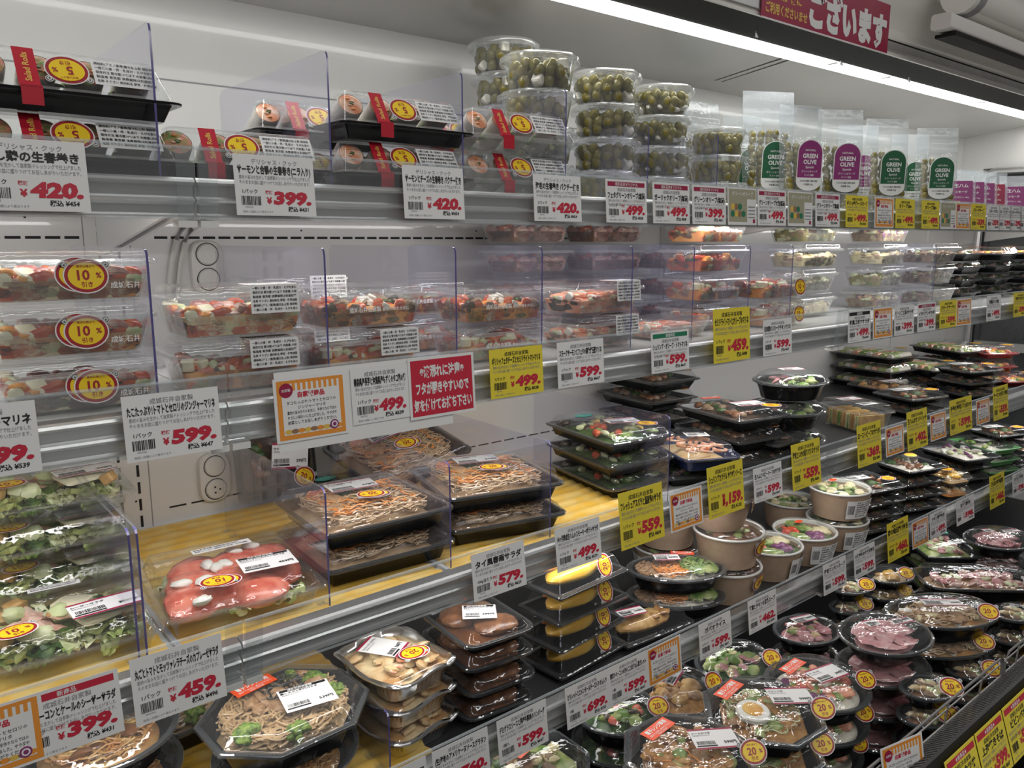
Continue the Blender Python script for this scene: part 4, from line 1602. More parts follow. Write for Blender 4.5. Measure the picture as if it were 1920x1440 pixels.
BAYS = [(XL, .33, 'left'), (.332, 1.74, 'middle'), (1.742, XR - .002, 'right')]
ORD = {1: 'top', 2: 'second', 3: 'third', 4: 'lowest'}
HOLD = {(1, 0): 'holding spring rolls at far left', (1, 1): 'holding spring rolls and olive tubs', (1, 2): 'holding olive pouches',
        (2, 0): 'holding stickered salad tubs', (2, 1): 'holding octopus and greek salads', (2, 2): 'holding bean and mushroom salads',
        (3, 0): 'holding caesar salads', (3, 1): 'holding noodle salads on yellow mats', (3, 2): 'holding sandwiches and black trays',
        (4, 0): 'holding noodle bowls at far left', (4, 1): 'holding gratins and hamburg steaks', (4, 2): 'holding soup cups and black trays'}
for lv in (1, 2, 3, 4):
    zl, yf = LIP[lv]
    tilt = {1: 4, 2: 4, 3: 7, 4: 7}[lv]
    for bi, (xa, xb, nm) in enumerate(BAYS):
        t = tag(bpy.data.objects.new('display_shelf', None), '%s shelf with clear price rail %s' % (ORD[lv], HOLD[(lv, bi)]), 'shelf', 'display shelves')
        COL.objects.link(t)
        t.location = (xa, yf, H + zl)
        L = xb - xa
        dz = DECK[lv] - zl
        b = MB()
        b.box((0, .018, dz - .016), (L, YB - yf, dz))
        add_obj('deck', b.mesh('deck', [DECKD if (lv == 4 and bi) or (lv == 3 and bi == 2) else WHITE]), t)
        M = rx(R(tilt))
        b = MB()
        pr = rail_profile()
        b.loft([[(x, y + .004, z) for y, z in pr] for x in (0, L)], 0, True, True, M)
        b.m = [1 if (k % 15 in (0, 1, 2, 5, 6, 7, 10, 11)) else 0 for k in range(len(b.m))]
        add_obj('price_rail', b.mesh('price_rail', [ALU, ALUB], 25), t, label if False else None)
        b = MB()
        b.box((0, -.0055, -.081), (L, -.0043, 0), 0, M)
        b.tube([(0, -.005, 0), (L, -.005, 0)], .0022, 6, 1, M)
        b.tube([(0, -.005, -.081), (L, -.005, -.081)], .0018, 6, 1, M)
        o = add_obj('clear_strip', b.mesh('clear_strip', [STRIP, PEZ]), t)
        o['label'] = 'clear plastic price strip'
        for x in (.012, L - .012):
            b = MB()
            b.box((x - .011, -.0085, -.082), (x + .011, -.0068, .003), 0, M)
            b.box((x - .011, -.0085, -.092), (x + .011, .012, -.084), 1, M)
            add_obj('rail_joint', b.mesh('rail_joint', [STRIP, WHITE]), t)
        for x in (.004, L - .010):
            b = MB()
            b.add([(x, .03, dz - .016), (x + .006, .03, dz - .016), (x + .006, .03, dz - .030), (x, .03, dz - .030),
                   (x, YB - yf, dz - .016), (x + .006, YB - yf, dz - .016), (x + .006, YB - yf, dz - .095), (x, YB - yf, dz - .095)],
                  [(0, 1, 2, 3), (7, 6, 5, 4), (0, 4, 5, 1), (3, 2, 6, 7), (0, 3, 7, 4), (1, 5, 6, 2)], 0)
            add_obj('bracket', b.mesh('bracket', [WHITE]), t)


# ------------------------------------------------------------------ acrylic dividers
def divider(x, lv, h, where, yf=None, depth=.40):
    yf = LIP[lv][1] + .029 if yf is None else yf
    z = DECK[lv]
    t = tag(bpy.data.objects.new('shelf_divider', None), 'clear acrylic divider ' + where, 'divider', 'clear acrylic dividers')
    COL.objects.link(t)
    t.location = (x, yf, H + z + .002)
    r = .012
    out = [(0, 0), (0, h - r), (.001, h - r * .5), (.004, h - .002), (r, h), (depth - .01, h), (depth, h - .01), (depth, 0)]
    b = MB()
    n = len(out)
    b.add([(-.0013, y, zz) for y, zz in out] + [(.0013, y, zz) for y, zz in out],
          [tuple(range(n)), tuple(range(2 * n - 1, n - 1, -1))], 0)
    b.add([(-.0013, y, zz) for y, zz in out] + [(.0013, y, zz) for y, zz in out],
          [(k, n + k, n + (k + 1) % n, (k + 1) % n) for k in range(n)], 1)
    b.m = [0, 0] + [1 if k < 4 else 2 for k in range(n)]
    add_obj('panel', b.mesh('panel', [ACR, ACE, STRIP], 20), t)
    b = MB()
    b.box((-.010, .002, 0), (.0013, depth, .0015))
    add_obj('foot', b.mesh('foot', [STRIP]), t)


R1 = [(283, 'at the right of the leftmost spring rolls'), (612, 'left of the twin black spring roll packs'), (865, 'right of the twin black spring roll packs'), (1062, 'crossing the olive tubs behind the shrimp rolls')]
for px, wh in R1:
    divider(atY(px, 95, 1.03)[0], 1, .178, wh)
for x, wh in ((1.17, 'between the garlic and plain olive tubs'), (1.38, 'in front of the leftmost olive pouch')):
    divider(x, 1, .140, wh)
R2 = [(276, 'right of the stickered salad tubs'), (610, 'right of the octopus salads with folded labels'), (857, 'in front of the lone greek salad tubs'), (1020, 'left of the shrimp salad tubs'), (1190, 'right of the shrimp salad tubs'), (1306, 'left of the tall red salad stack'), (1411, 'between the red and green salad stacks'), (1491, 'in front of the green salad stack'), (1760, 'in front of the black mushroom trays')]
for px, wh in R2:
    divider(atY(px, 463, .965)[0], 2, .182, wh)
R3 = [(233, 'right of the caesar salads'), (249, 'left of the caprese salad'), (611, 'left of the noodle salads'), (846, 'between the two noodle salad stacks'), (1035, 'right of the noodle salads'), (1256, 'in front of the shrimp cocktail')]
for px, wh in R3:
    divider(atY(px, 900, .965)[0], 3, .172, wh)
divider(atY(733, 1400, .945)[0], 4, .10, 'in front of the gratin trays')


# ------------------------------------------------------------------ yellow mats
def yellow_mat(x0, x1, y0, y1, z, label):
    b = MB()
    n = 16
    zz = []
    vs, fs = [], []
    for j in range(n * 4 + 1):
        y = y0 + (y1 - y0) * j / (n * 4)
        z_ = z + .0030 + .0024 * math.sin(j * math.pi / 2)
        vs += [(x0, y, z_), (x1, y, z_)]
    for j in range(n * 4):
        fs.append((2 * j, 2 * j + 1, 2 * j + 3, 2 * j + 2))
    b.add(vs, fs, 0)
    b.box((x0, y0, z + .0003), (x1, y1, z + .0006), 0)
    b.box((x0, y0, z + .0004), (x0 + .007, y1, z + .0065), 1)
    tag(add_obj('ribbed_mat', b.mesh('ribbed_mat', [MATY, MATE]), None, (0, 0, H)), label, 'mat', 'yellow ribbed mats')


yellow_mat(.262, .655, .965, 1.455, DECK[3], 'yellow ribbed mat under the caprese salad')
yellow_mat(.66, 1.16, .965, 1.455, DECK[3], 'yellow ribbed mat under the noodle salads')
yellow_mat(-.1, .255, .965, 1.455, DECK[3], 'yellow ribbed mat under the caesar salads')
yellow_mat(.25, .62, .95, 1.455, DECK[4], 'yellow ribbed mat under the soba bowl')

# ------------------------------------------------------------------ floor bin at the bottom
t = tag(bpy.data.objects.new('display_bin', None), 'black open bin along the bottom of the case', 'display bin')
COL.objects.link(t)
t.location = (0, 0, H)
b = MB()
b.box((XL, .50, -1.075), (XR, YB, -1.052), 0)
b.box((XL, .500, -1.06), (XR, .512, -.845), 0)
b.box((XL, .47, -1.5), (XR, YB, -1.075), 0)
add_obj('tub', b.mesh('tub', [BLKB]), t)
b = MB()
g0, g1 = (.505, -.840), (.458, -.803)
x = XL
while x < 2.6:
    b.add([(x, g0[0], g0[1]), (x + .005, g0[0], g0[1]), (x + .005, g1[0], g1[1]), (x, g1[0], g1[1]),
           (x, g0[0] - .002, g0[1] - .006), (x + .005, g0[0] - .002, g0[1] - .006), (x + .005, g1[0] - .002, g1[1] - .006), (x, g1[0] - .002, g1[1] - .006)],
          [(0, 1, 2, 3), (0, 4, 5, 1), (3, 2, 6, 7), (0, 3, 7, 4), (1, 5, 6, 2)], 0)
    x += .0115
b.add([(XL, g0[0], g0[1] - .008), (XR, g0[0], g0[1] - .008), (XR, g1[0], g1[1] - .008), (XL, g1[0], g1[1] - .008)], [(0, 1, 2, 3)], 1)
o = add_obj('air_grille', b.mesh('air_grille', [mat('grille_slat', (.10, .10, .10), .4), SLOT]), t)
b = MB()
prf = [(.460, -.800), (.452, -.797), (.448, -.803), (.425, -.878), (.418, -.880), (.418, -.900), (.470, -.900), (.472, -.85)]
b.loft([[(x, y, z) for y, z in prf] for x in (XL, XR)], 0, True, True)
add_obj('front_rail', b.mesh('front_rail', [BLKB], 30), t)


def fence(xa, xb, label):
    t = tag(bpy.data.objects.new('wire_fence', None), label, 'wire fence', 'wire fence sections')
    COL.objects.link(t)
    y = .508
    t.location = (xa, y, H - .845)
    L = xb - xa
    b = MB()
    b.tube([(0, 0, 0), (0, 0, .030), (.014, 0, .045), (L - .014, 0, .045), (L, 0, .030), (L, 0, 0)], .0024, 7)
    add_obj('outer_wire', b.mesh('outer_wire', [WIRE]), t)
    b = MB()
    b.tube([(.004, 0, .032), (L - .004, 0, .032)], .0017, 6)
    b.tube([(0, 0, .004), (L, 0, .004)], .0022, 6)
    k = .06
    while k < L:
        b.tube([(k, 0, .004), (k + .010, 0, .045)], .0017, 6)
        k += .15
    add_obj('inner_wire', b.mesh('inner_wire', [WIRE]), t)


fence(.62, 1.175, 'grey wire fence section at the promo card')
fence(1.19, 1.655, 'grey wire fence section in front of the oval packs')
fence(1.67, 2.2, 'grey wire fence section at the right edge of photo')


# ------------------------------------------------------------------ price cards
CN = [0]


def card(lv, px0, px1, mb, name, label, cat, dz=0., yoff=-.0075, group='shelf price cards', drop=.003, hh=.074):
    zl, yf = LIP[lv]
    tilt = {1: 4, 2: 4, 3: 7, 4: 7}[lv]
    y = yf + yoff
    py = {1: 370, 2: 680, 3: 1000, 4: 1200}[lv]
    # find the row of the card centre on screen, then its place on the rail
    pm = (px0 + px1) / 2
    z = zl - .04
    for _ in range(12):
        d = ray(pm, py)
        py -= (z - d.z * y / d.y) * 400
    x = atY(pm, py, y)[0]
    zc = zl - drop - hh / 2 + dz
    o = add_obj(name, mb.mesh(name, INK), None, (x, y - math.sin(R(tilt)) * (drop + hh / 2 - dz), H + zc), (R(90 - tilt), 0, 0))
    CN[0] += 1
    return tag(o, label, cat, group)


def pc(lv, px0, px1, title, price, taxed, where, col='white', sub='成城石井自家製', head=None, unit='1パック', desc=2, hh=.074, w=None, dz=0., drop=.003, yoff=-.0075):
    w = w or .105
    CN[0] += 1
    mb = price_card(title, price, taxed, col, sub, head, desc, unit, w, hh, CN[0])
    return card(lv, px0, px1, mb, 'price_card', ('yellow' if col == 'yellow' else 'white') + ' price card reading %s %s' % (price, where), 'price card', dz, yoff, 'shelf price cards', drop, hh)


def promo(lv, px0, px1, where, kind='promo', w=.098, hh=.074, dz=0., drop=.003):
    mb = promo_card(w, hh) if kind == 'promo' else photo_card(w, hh)
    return card(lv, px0, px1, mb, 'promo_card', ('orange framed promo card ' if kind == 'promo' else 'photo promo card ') + where, 'promo card', dz, -.0078, 'shelf promo cards', drop, hh)


SB, OG = 'デリシャス・クック', (MAR, '成城石井オリジナル')
pc(1, -27, 148, '蒸し鶏の生春巻き', '420', '454', 'below the leftmost spring rolls', sub=SB)
pc(1, 437, 594, 'サーモンと合鴨の生春巻き(ニラ入り)', '399', '431', 'below the single low spring roll pack', sub=SB)
pc(1, 755, 870, 'サーモンとチーズの生春巻き パクチー抜き', '420', '454', 'below the twin black spring roll packs', sub=SB)
pc(1, 1000, 1088, '海老の生春巻き パクチー抜き', '420', '454', 'right of the clear shrimp rolls', sub=SB)
pc(1, 1132, 1214, 'フェタグリーンオリーブ(塩漬)', '499', '538', 'with maroon header under feta olive tubs', head=OG)
pc(1, 1220, 1294, 'ガーリックオリーブ(塩漬)', '499', '538', 'with maroon header under garlic olive tubs', head=OG)
pc(1, 1296, 1360, 'グリーンオリーブ(塩漬)', '399', '431', 'with maroon header under plain olive tubs', head=OG)
promo(1, 1362, 1418, 'on the top rail beside the 399 card', 'photo')
pc(1, 1421, 1470, 'グリーンオリーブ大粒(塩漬)', '499', '538', 'below the left green pouch', head=OG)
promo(1, 1475, 1522, 'on the top rail below the purple pouches', 'photo')
pc(1, 1527, 1573, 'グリーンオリーブ無塩', '499', '538', 'below the purple pouches', head=OG)
pc(1, 1583, 1627, 'ギリシャ産グリーンオリーブ', '499', '538', 'on top rail, leftmost of the yellow ones', 'yellow')
promo(1, 1640, 1672, 'on the top rail below the middle green pouch')
pc(1, 1678, 1713, 'オリーブ200g', '499', '538', 'on top rail, second of the yellow ones', 'yellow')
pc(1, 1725, 1761, 'オリーブ200g', '499', '538', 'on top rail, third of the yellow ones', 'yellow')
promo(1, 1763, 1789, 'on the top rail below the right green pouch', 'photo')
promo(1, 1792, 1816, 'on the top rail left of the last yellow card')
pc(1, 1819, 1847, 'スモークチーズ', '539', '582', 'on top rail, fourth of the yellow ones', 'yellow')
for i, (a, c, p, q) in enumerate([(1850, 1872, '359', '387'), (1873, 1893, '299', '322'), (1894, 1912, '290', '313'), (1913, 1930, '359', '387')]):
    pc(1, a, c, ['スモークタン', 'ローストビーフ', 'スモークチキン', '生ハム'][i], p, q, ['first in the row', 'second in the row', 'third in the row', 'last in the row'][i] + ' below the purple packs', w=.098)

pc(2, -128, 42, 'トマトとセロリのマリネ', '499', '539', 'cut off at the left photo edge')
pc(2, 230, 416, 'たこたっぷり!トマトとセロリのジンジャーマリネ', '599', '647', 'below the octopus salads with folded labels', drop=.010, yoff=-.010)
b = sheet(.262, .100, WHI)
card(2, 500, 884, b, 'card_holder', 'long white card holder carrying three notices on second shelf', 'card holder', 0, -.009, 'card holders', .002, .100)
promo(2, 512, 648, 'left in the long white card holder', w=.098, hh=.080, drop=.010)
for o in (COL.objects[-1],):
    o.location.y -= .003
o = pc(2, 652, 768, '青森県産長芋と沖縄県産もずくのタコ酢の物', '499', '539', 'between the promo card and red notice', drop=.008, w=.088)
o.location.y -= .003
o = card(2, 771, 880, notice_card(), 'notice_card', 'red notice card with white lettering in long holder', 'notice', 0, -.0085, 'shelf notices', .002, .086)
o.location.y -= .003
pc(2, 917, 1018, 'ギリシャフェタチーズとセミドライトマトマリネ', '499', '538', 'right of the red notice', 'yellow')
pc(2, 1045, 1130, 'スモークサーモンとフェタの高糖度玉葱マリネ', '599', '647', 'below the shrimp salad tubs')
pc(2, 1220, 1290, 'シュリンプ・オリーブ・トマトマリネ', '599', '647', 'with dark green header', head=(GRN, '期間限定'))
pc(2, 1325, 1416, 'セミドライトマトとオリーブのマリネ', '459', '498', 'on the tall card below the red salads', 'yellow', head=None, hh=.104, w=.118, drop=-.028)
pc(2, 1430, 1482, '日向夏のスモークチキンマリネ', '599', '647', 'right of the yellow 459 card')
pc(2, 1588, 1631, '和風ゴボウサラダ', '499', '538', 'with black header on second rail', head=(BK, '期間限定'))
promo(2, 1634, 1673, 'on second rail right of the 499 card')
pc(2, 1676, 1711, 'ビーンズと豆のサラダ', '399', '431', 'on second rail below the bean salads')
pc(2, 1719, 1752, 'イタリアンサラダ', '399', '431', 'with red header on second rail', head=OG)
pc(2, 1760, 1792, 'スモークサーモン', '599', '647', 'on second rail below the mushroom salads', 'yellow')
promo(2, 1793, 1818, 'on second rail below the black trays')
pc(2, 1847, 1876, '和風ひじき煮', '499', '538', 'standing alone near right end of second rail')
pc(2, 1896, 1926, '海老マヨサラダ', '599', '647', 'at the right photo edge of second rail', 'yellow')

promo(3, -72, 30, 'at the bottom left photo corner', drop=.008)
pc(3, 27, 226, '自家製ベーコンとケールのシーザーサラダ', '399', '431', 'with red header below the caesar salads', head=(RED, '新商品'), drop=.008)
pc(3, 237, 430, '丸ごとトマトとモッツァレラチーズのカプレーゼサラダ', '459', '496', 'below the caprese salad', drop=.004, hh=.080)
pc(3, 882, 984, 'タイ風春雨サラダ', '579', '625', 'below the noodle salads', unit='100g当たり')
pc(3, 1040, 1123, '14ヶ月熟成生ハムのスモーキーポテトサラダ', '499', '539', 'below the bare yellow mat')
pc(3, 1147, 1255, 'フレッシュアスパラと温泉卵のサラダ', '559', '604', 'below the tall green salad stack', 'yellow', head=None, hh=.104, w=.118, drop=-.026)
promo(3, 1254, 1313, 'below the blue shrimp cocktail')
pc(3, 1315, 1402, 'シュリンプカクテル サウザンソース', '1,159', '1,252', 'below the shrimp cocktail', 'yellow', hh=.104, w=.118, drop=-.026)
pc(3, 1409, 1464, '生ハムとベビーリーフのサラダ', '599', '647', 'right of the 1,159 card')
pc(3, 1473, 1545, '海老といかの彩りマリネサラダ', '559', '604', 'below the round black bowls', 'yellow', hh=.104, w=.118, drop=-.024)
pc(3, 1598, 1656, 'ローストビーフのサラダ', '369', '398', 'below the clear sandwich packs', 'yellow', hh=.104, w=.118, drop=-.024)
promo(3, 1657, 1692, 'right of the yellow 369 card')
pc(3, 1693, 1741, '生ハムのサンドイッチ', '402', '434', 'below the black sandwich trays', 'yellow', hh=.104, w=.118, drop=-.022)
promo(3, 1742, 1770, 'right of the yellow 402 card')
pc(3, 1772, 1826, '手巻き寿司盛り合わせ', '599', '647', 'with a wide pale panel on third rail', 'yellow', hh=.100, w=.150, drop=-.020)
promo(3, 1828, 1852, 'on third rail near the red trays')
pc(3, 1855, 1892, 'サーモンの手まり寿司', '559', '604', 'on third rail below the red trays', 'yellow', hh=.104, w=.118, drop=-.022)

pc(4, 684, 800, '海老ときのこのドリア', '620', '670', 'cut off below the gratin trays')
pc(4, 806, 920, '(生)海老のアメリケーヌソースグラタン', '760', '821', 'right of the gratin trays')
pc(4, 931, 1024, 'デミグラスソースと国産牛豚肉のハンバーグ', '599', '647', 'below the hamburg steaks', unit='1個入')
pc(4, 1060, 1138, 'ミモレットとエメンタールチーズ入りオムレツ', '699', '755', 'below the omelettes', unit='1個')
pc(4, 1139, 1212, '厚切りベーコンのきのことほうれん草ガレット', '599', '647', 'below the galettes', unit='1個')
promo(4, 1213, 1272, 'right of the galette price card')
pc(4, 1310, 1366, 'ガパオライス', '599', '647', 'below the green rice bowls')
pc(4, 1400, 1453, '野菜とチキンの豆乳スープ', '462', '499', 'below the left soup cups')
pc(4, 1540, 1584, '海老ワンタンスープ', '599', '647', 'below the right soup cups')
pc(4, 1597, 1639, '十勝産牛のサラダ弁当', '599', '647', 'below the black trays on lowest shelf')
pc(4, 1655, 1707, '鶏の竜田揚げ弁当', '460', '497', 'on the lowest rail beside an orange promo', 'yellow', hh=.104, w=.118, drop=-.024)
promo(4, 1708, 1737, 'on lowest rail right of the yellow 460')
pc(4, 1739, 1773, 'チキン南蛮弁当', '499', '538', 'on lowest rail below the egg trays')
pc(4, 1778, 1836, '彩り野菜弁当', '598', '646', 'on lowest rail below the clear dip packs', w=.125)
pc(4, 1848, 1886, 'さばの味噌煮', '460', '497', 'on lowest rail below the green trays', 'yellow', hh=.104, w=.118, drop=-.024)
pc(4, 1889, 1925, 'ひじきご飯弁当', '598', '646', 'on lowest rail at the right photo edge')

# the yellow cards on the bin's front rail
for i, (xc, ti, pr, tx, lb_) in enumerate([(1.286, 'ソースカツ丼', '599', '647', 'nearest on the black bin rail'), (1.400, '上海焼きそば', '599', '647', 'second on the black bin rail'), (1.514, 'ビビンバ丼', '599', '647', 'third on the black bin rail'), (1.628, '中華丼', '599', '647', 'fourth on the black bin rail')]):
    mb = price_card(ti, pr, tx, 'yellow', '成城石井自家製', (RED, '★新商品★'), 2, '1パック', .110, .095, 40 + i)
    o = add_obj('price_card', mb.mesh('price_card', INK), None, (xc, .4262, H - .8462), (R(72), 0, 0))
    tag(o, 'yellow price card with red header, ' + lb_, 'price card', 'bin price cards')
mb = promo_card(.098, .074)
x, y = on(1703, 1450, -.82)
tag(add_obj('promo_card', mb.mesh('promo_card', INK), None, (1.20, .488, H - .815), (R(78), 0, R(-12))), 'orange framed promo card standing on the wire fence', 'promo card', 'shelf promo cards')


# ------------------------------------------------------------------ build one of each product, then set out copies
DISH = {
    'blackrect': lambda: t_dish('salad_tray', 'salad pack', 'rect', .165, .125, .024, .014, BLK, 'flat', .014, ('dark_veg', [('kale', 9, (.012, .008, .005)), ('octopus', 6, (.011, .008, .005)), ('mushroom', 8, (.010, .008, .005))], []), 3, deco=[d_s('s20s', .045, -.02, 20)]),
    'blackdish': lambda: t_dish('salad_tray', 'salad pack', 'rect', .165, .215, .026, .018, BLK, 'flat', .018, ('dark_veg', [('brown_meat', 9, (.014, .010, .006)), ('kale', 9, (.013, .009, .006)), ('mushroom', 9, (.012, .009, .006))], []), 4, deco=[d_l('彩りサラダ', '599', 'maroon', .02, -.03, -8, .075, .05), d_s('s20s', .045, -.075, -30), d_h(-.01, .06, -8)]),
    'blackbowl': lambda: t_dish('salad_bowl', 'salad bowl', 'round', .185, .165, .040, .026, BLK, 'dome', .05, ('kale', [('lettuce', 8, (.014, .010, .006)), ('ham', 6, (.014, .011, .005)), ('dark_veg', 9, (.012, .009, .006))], []), 6, deco=[d_l('サラダ', '559', 'maroon', 0, 0, -15, .055, .036)]),
    'sandwich': lambda: t_sandwich(),
    'handroll': lambda: t_roll('handroll'),
    'sushi': lambda: t_roll('sushi'),
    'chicken': lambda: t_dish('deli_tray', 'food tray', 'rect', .165, .215, .026, .018, BLK, 'flat', .018, ('mince', [('cutlet', 12, (.016, .012, .008)), ('brown_meat', 8, (.015, .012, .007)), ('lettuce', 6, (.013, .010, .005))], []), 14, deco=[d_l('ローストチキン', '499', 'maroon', .01, .0, -6, .075, .045)]),
    'redtray': lambda: t_dish('sushi_tray', 'sushi tray', 'rect', .135, .105, .018, .026, REDT, 'flat', .018, ('rice', [('salmon', 9, (.013, .010, .006)), ('pepper_red', 6, (.009, .008, .005)), ('lettuce', 6, (.011, .008, .005)), ('egg_yellow', 5, (.009, .008, .006))], []), 5, deco=[d_s('s20s', .035, -.02, 20)]),
    'bento': lambda: t_dish('bento_tray', 'bento tray', 'rect', .165, .145, .020, .014, BLK, 'flat', .012, ('dark_veg', [('brown_meat', 9, (.013, .010, .005)), ('kale', 6, (.012, .009, .005)), ('carrot', 4, (.008, .007, .005))], []), 7, deco=[d_l('幕の内', '599', 'black', -.02, .015, -6, .075, .036), d_s('s20s', .05, -.03, 10)]),
    'eggbento': lambda: t_eggbento(),
    'clearbento': lambda: t_dish('bento_tray', 'bento tray', 'rect', .165, .20, .022, .014, BLK, 'flat', .012, ('rice', [('purple', 6, (.013, .010, .005)), ('egg_white', 3, (.016, .012, .006)), ('pale_green', 8, (.012, .008, .005))], []), 8, deco=[]),
    'greentray': lambda: t_dish('bento_tray', 'bento tray', 'rect', .150, .185, .022, .012, GRNT, 'flat', .012, ('rice', [('lettuce', 8, (.012, .009, .005)), ('dark_veg', 5, (.012, .009, .005))], []), 9, deco=[d_l('彩り弁当', '598', 'black', 0, 0, -6, .06, .036)]),
    'cutletoct': lambda: t_dish('rice_bowl', 'rice bowl', 'oct', .205, .205, .040, .022, BLK, 'flat', .024, ('mince', [('cutlet', 16, (.020, .013, .008)), ('lettuce', 6, (.013, .010, .005)), ('bread', 8, (.014, .010, .006))], [('carrot', 26, .0012)]), 11, ch=.060, taper=.018, rim=.010, deco=[d_l('ソースカツ丼', '599', 'maroon', .036, -.020, -30, .074, .052), d_hb(-.018, .052, 10), d_e('s20s', .068, -.070, 20, 48)]),
    'eggoct': t_egg_oct,
    'smalloct': lambda: t_dish('deli_tray', 'food tray', 'oct', .15, .15, .030, .034, BLK, 'flat', .020, ('cutlet', [('bread', 7, (.020, .014, .010)), ('mince', 8, (.013, .010, .007))], []), 13, ch=.042, deco=[d_l('惣菜', '399', 'maroon', -.005, .01, 12, .06, .026), d_e('s20s', .052, -.045, 30, 52)]),
    'greenround': lambda: t_dish('salad_bowl', 'salad bowl', 'round', .168, .168, .040, .020, BLK, 'flat', .020, ('kale', [('lettuce', 12, (.016, .012, .006)), ('dark_veg', 9, (.012, .010, .006)), ('tomato_cut', 5, (.012, .010, .006))], []), 12, deco=[d_e('s20s', .05, -.055, 25, 42)]),
    'salmonround': lambda: t_dish('rice_bowl', 'rice bowl', 'round', .200, .200, .042, .024, BLK, 'flat', .020, ('rice', [('salmon', 12, (.018, .013, .006)), ('lettuce', 10, (.016, .011, .005)), ('tomato_cut', 6, (.012, .010, .006)), ('purple', 5, (.012, .010, .005))], []), 15, rim=.010, deco=[d_l('サーモン丼', '599', 'maroon', .012, -.012, -8, .076, .048), d_hb(-.020, .044, 8), d_e('s20s', .066, -.060, 30, 40)]),
    'hamoval': lambda: t_ham('ham'),
    'beefoval': lambda: t_ham('roast_beef'),
    'paleoval': lambda: t_dish('salad_bowl', 'salad bowl', 'round', .165, .135, .040, .018, BLK, 'flat', .022, ('ham', [('ham', 8, (.018, .013, .005)), ('cream', 6, (.014, .010, .005)), ('lettuce', 4, (.012, .010, .005))], []), 17, deco=[d_l('パスタサラダ', '499', 'maroon', .005, .015, -6, .06, .030)]),
    'pastaoval': lambda: t_dish('pasta_tray', 'pasta tray', 'round', .25, .155, .042, .022, BLK, 'flat', .026, ('pasta', [('mince', 16, (.016, .011, .006)), ('egg_white', 4, (.016, .013, .007)), ('potato', 9, (.015, .009, .006))], [('glass_noodle', 90, .0016)]), 18, deco=[d_l('海老とポテトのグラタン', '599', 'maroon', .0, .0, -8, .085, .034), d_e('s20s', .080, -.040, 35, 40)]),
    'longtray': lambda: t_dish('pasta_tray', 'pasta tray', 'rect', .275, .135, .040, .020, BLK, 'flat', .014, ('mince', [('octopus', 20, (.017, .011, .006)), ('ham', 12, (.016, .011, .005)), ('pale_green', 8, (.012, .007, .005))], []), 19, r=.045, deco=[d_e('s20s', .105, -.05, 40, 45)]),
    'smalloval': lambda: t_dish('side_dish_bowl', 'side dish', 'round', .116, .086, .032, .020, BLK, 'flat', .018, ('brown_meat', [('cream', 5, (.013, .010, .005)), ('pale_green', 5, (.011, .008, .005)), ('mushroom', 6, (.012, .009, .005))], []), 20, deco=[d_e('s20s', .024, -.026, 30, 38)]),
    'goldoval': lambda: t_dish('side_dish_bowl', 'side dish', 'round', .135, .110, .028, .020, BLK, 'flat', .018, ('cream', [('egg_yellow', 5, (.013, .010, .005)), ('bread', 6, (.012, .009, .005))], []), 21, deco=[d_e('s20s', .026, -.030, 30, 38)]),
    'saladred': lambda: t_dish('salad_bowl', 'salad bowl', 'oct', .19, .19, .038, .022, BLK, 'flat', .022, ('lettuce', [('mushroom', 10, (.014, .011, .006)), ('potato', 10, (.014, .011, .006)), ('kale', 8, (.014, .010, .005))], []), 22, ch=.055, deco=[lambda t: on_lid(t, 'microwave_label', 'heatbig', lambda: strip_label(.066, .026), 0, .02, R(14), .001, 'orange red heating label')]),
    'halfgreen': lambda: t_dish('salad_bowl', 'salad bowl', 'round', .185, .15, .040, .022, BLK, 'flat', .022, ('kale', [('lettuce', 14, (.017, .012, .006)), ('ham', 6, (.014, .010, .005)), ('cream', 6, (.012, .010, .005))], []), 23, deco=[d_e('s20s', .052, -.050, 30, 42)]),
    'mintsalad': lambda: t_dish('salad_tray', 'salad pack', 'rect', .17, .20, .030, .022, BLK, 'flat', .018, ('lettuce', [('ham', 12, (.016, .012, .005)), ('pale_green', 12, (.015, .011, .006)), ('cheese', 6, (.010, .009, .006))], []), 24, deco=[lambda t: on_lid(t, 'header_label', 'minthd', lambda: strip_label(.09, .030, 'サラダ', MIN), 0, .055, 0, .001, 'mint green label')]),
}


def t_sandwich():
    t = pack('sandwich_pack', 'sandwich pack', 'rect', .125, .165, .056, .018, PET, .014, 0, .010, .007, 'flat', .008)
    b = MB()
    for i in range(4):
        y = -.050 + .034 * i
        b.box((-.040, y - .014, .004), (.040, y - .008, .046), 0)
        b.box((-.040, y + .008, .004), (.040, y + .014, .046), 0)
        b.box((-.038, y - .008, .004), (.038, y + .008, .042), 1 + i % 3)
        b.box((-.040, y - .003, .004), (.040, y + .001, .044), 3)
    t.p('sandwiches', b, [F_['bread'], F_['potato'], F_['cheese'], F_['lettuce']], label='row of filled sandwiches')
    lbl(t, '生ハムのサンドイッチ', '369', 21, 'maroon', .0, .03, 5, .065, .04)
    lbl(t, 'ミックスサンド', '402', 22, 'black', .0, -.04, 8, .055, .03)
    return t


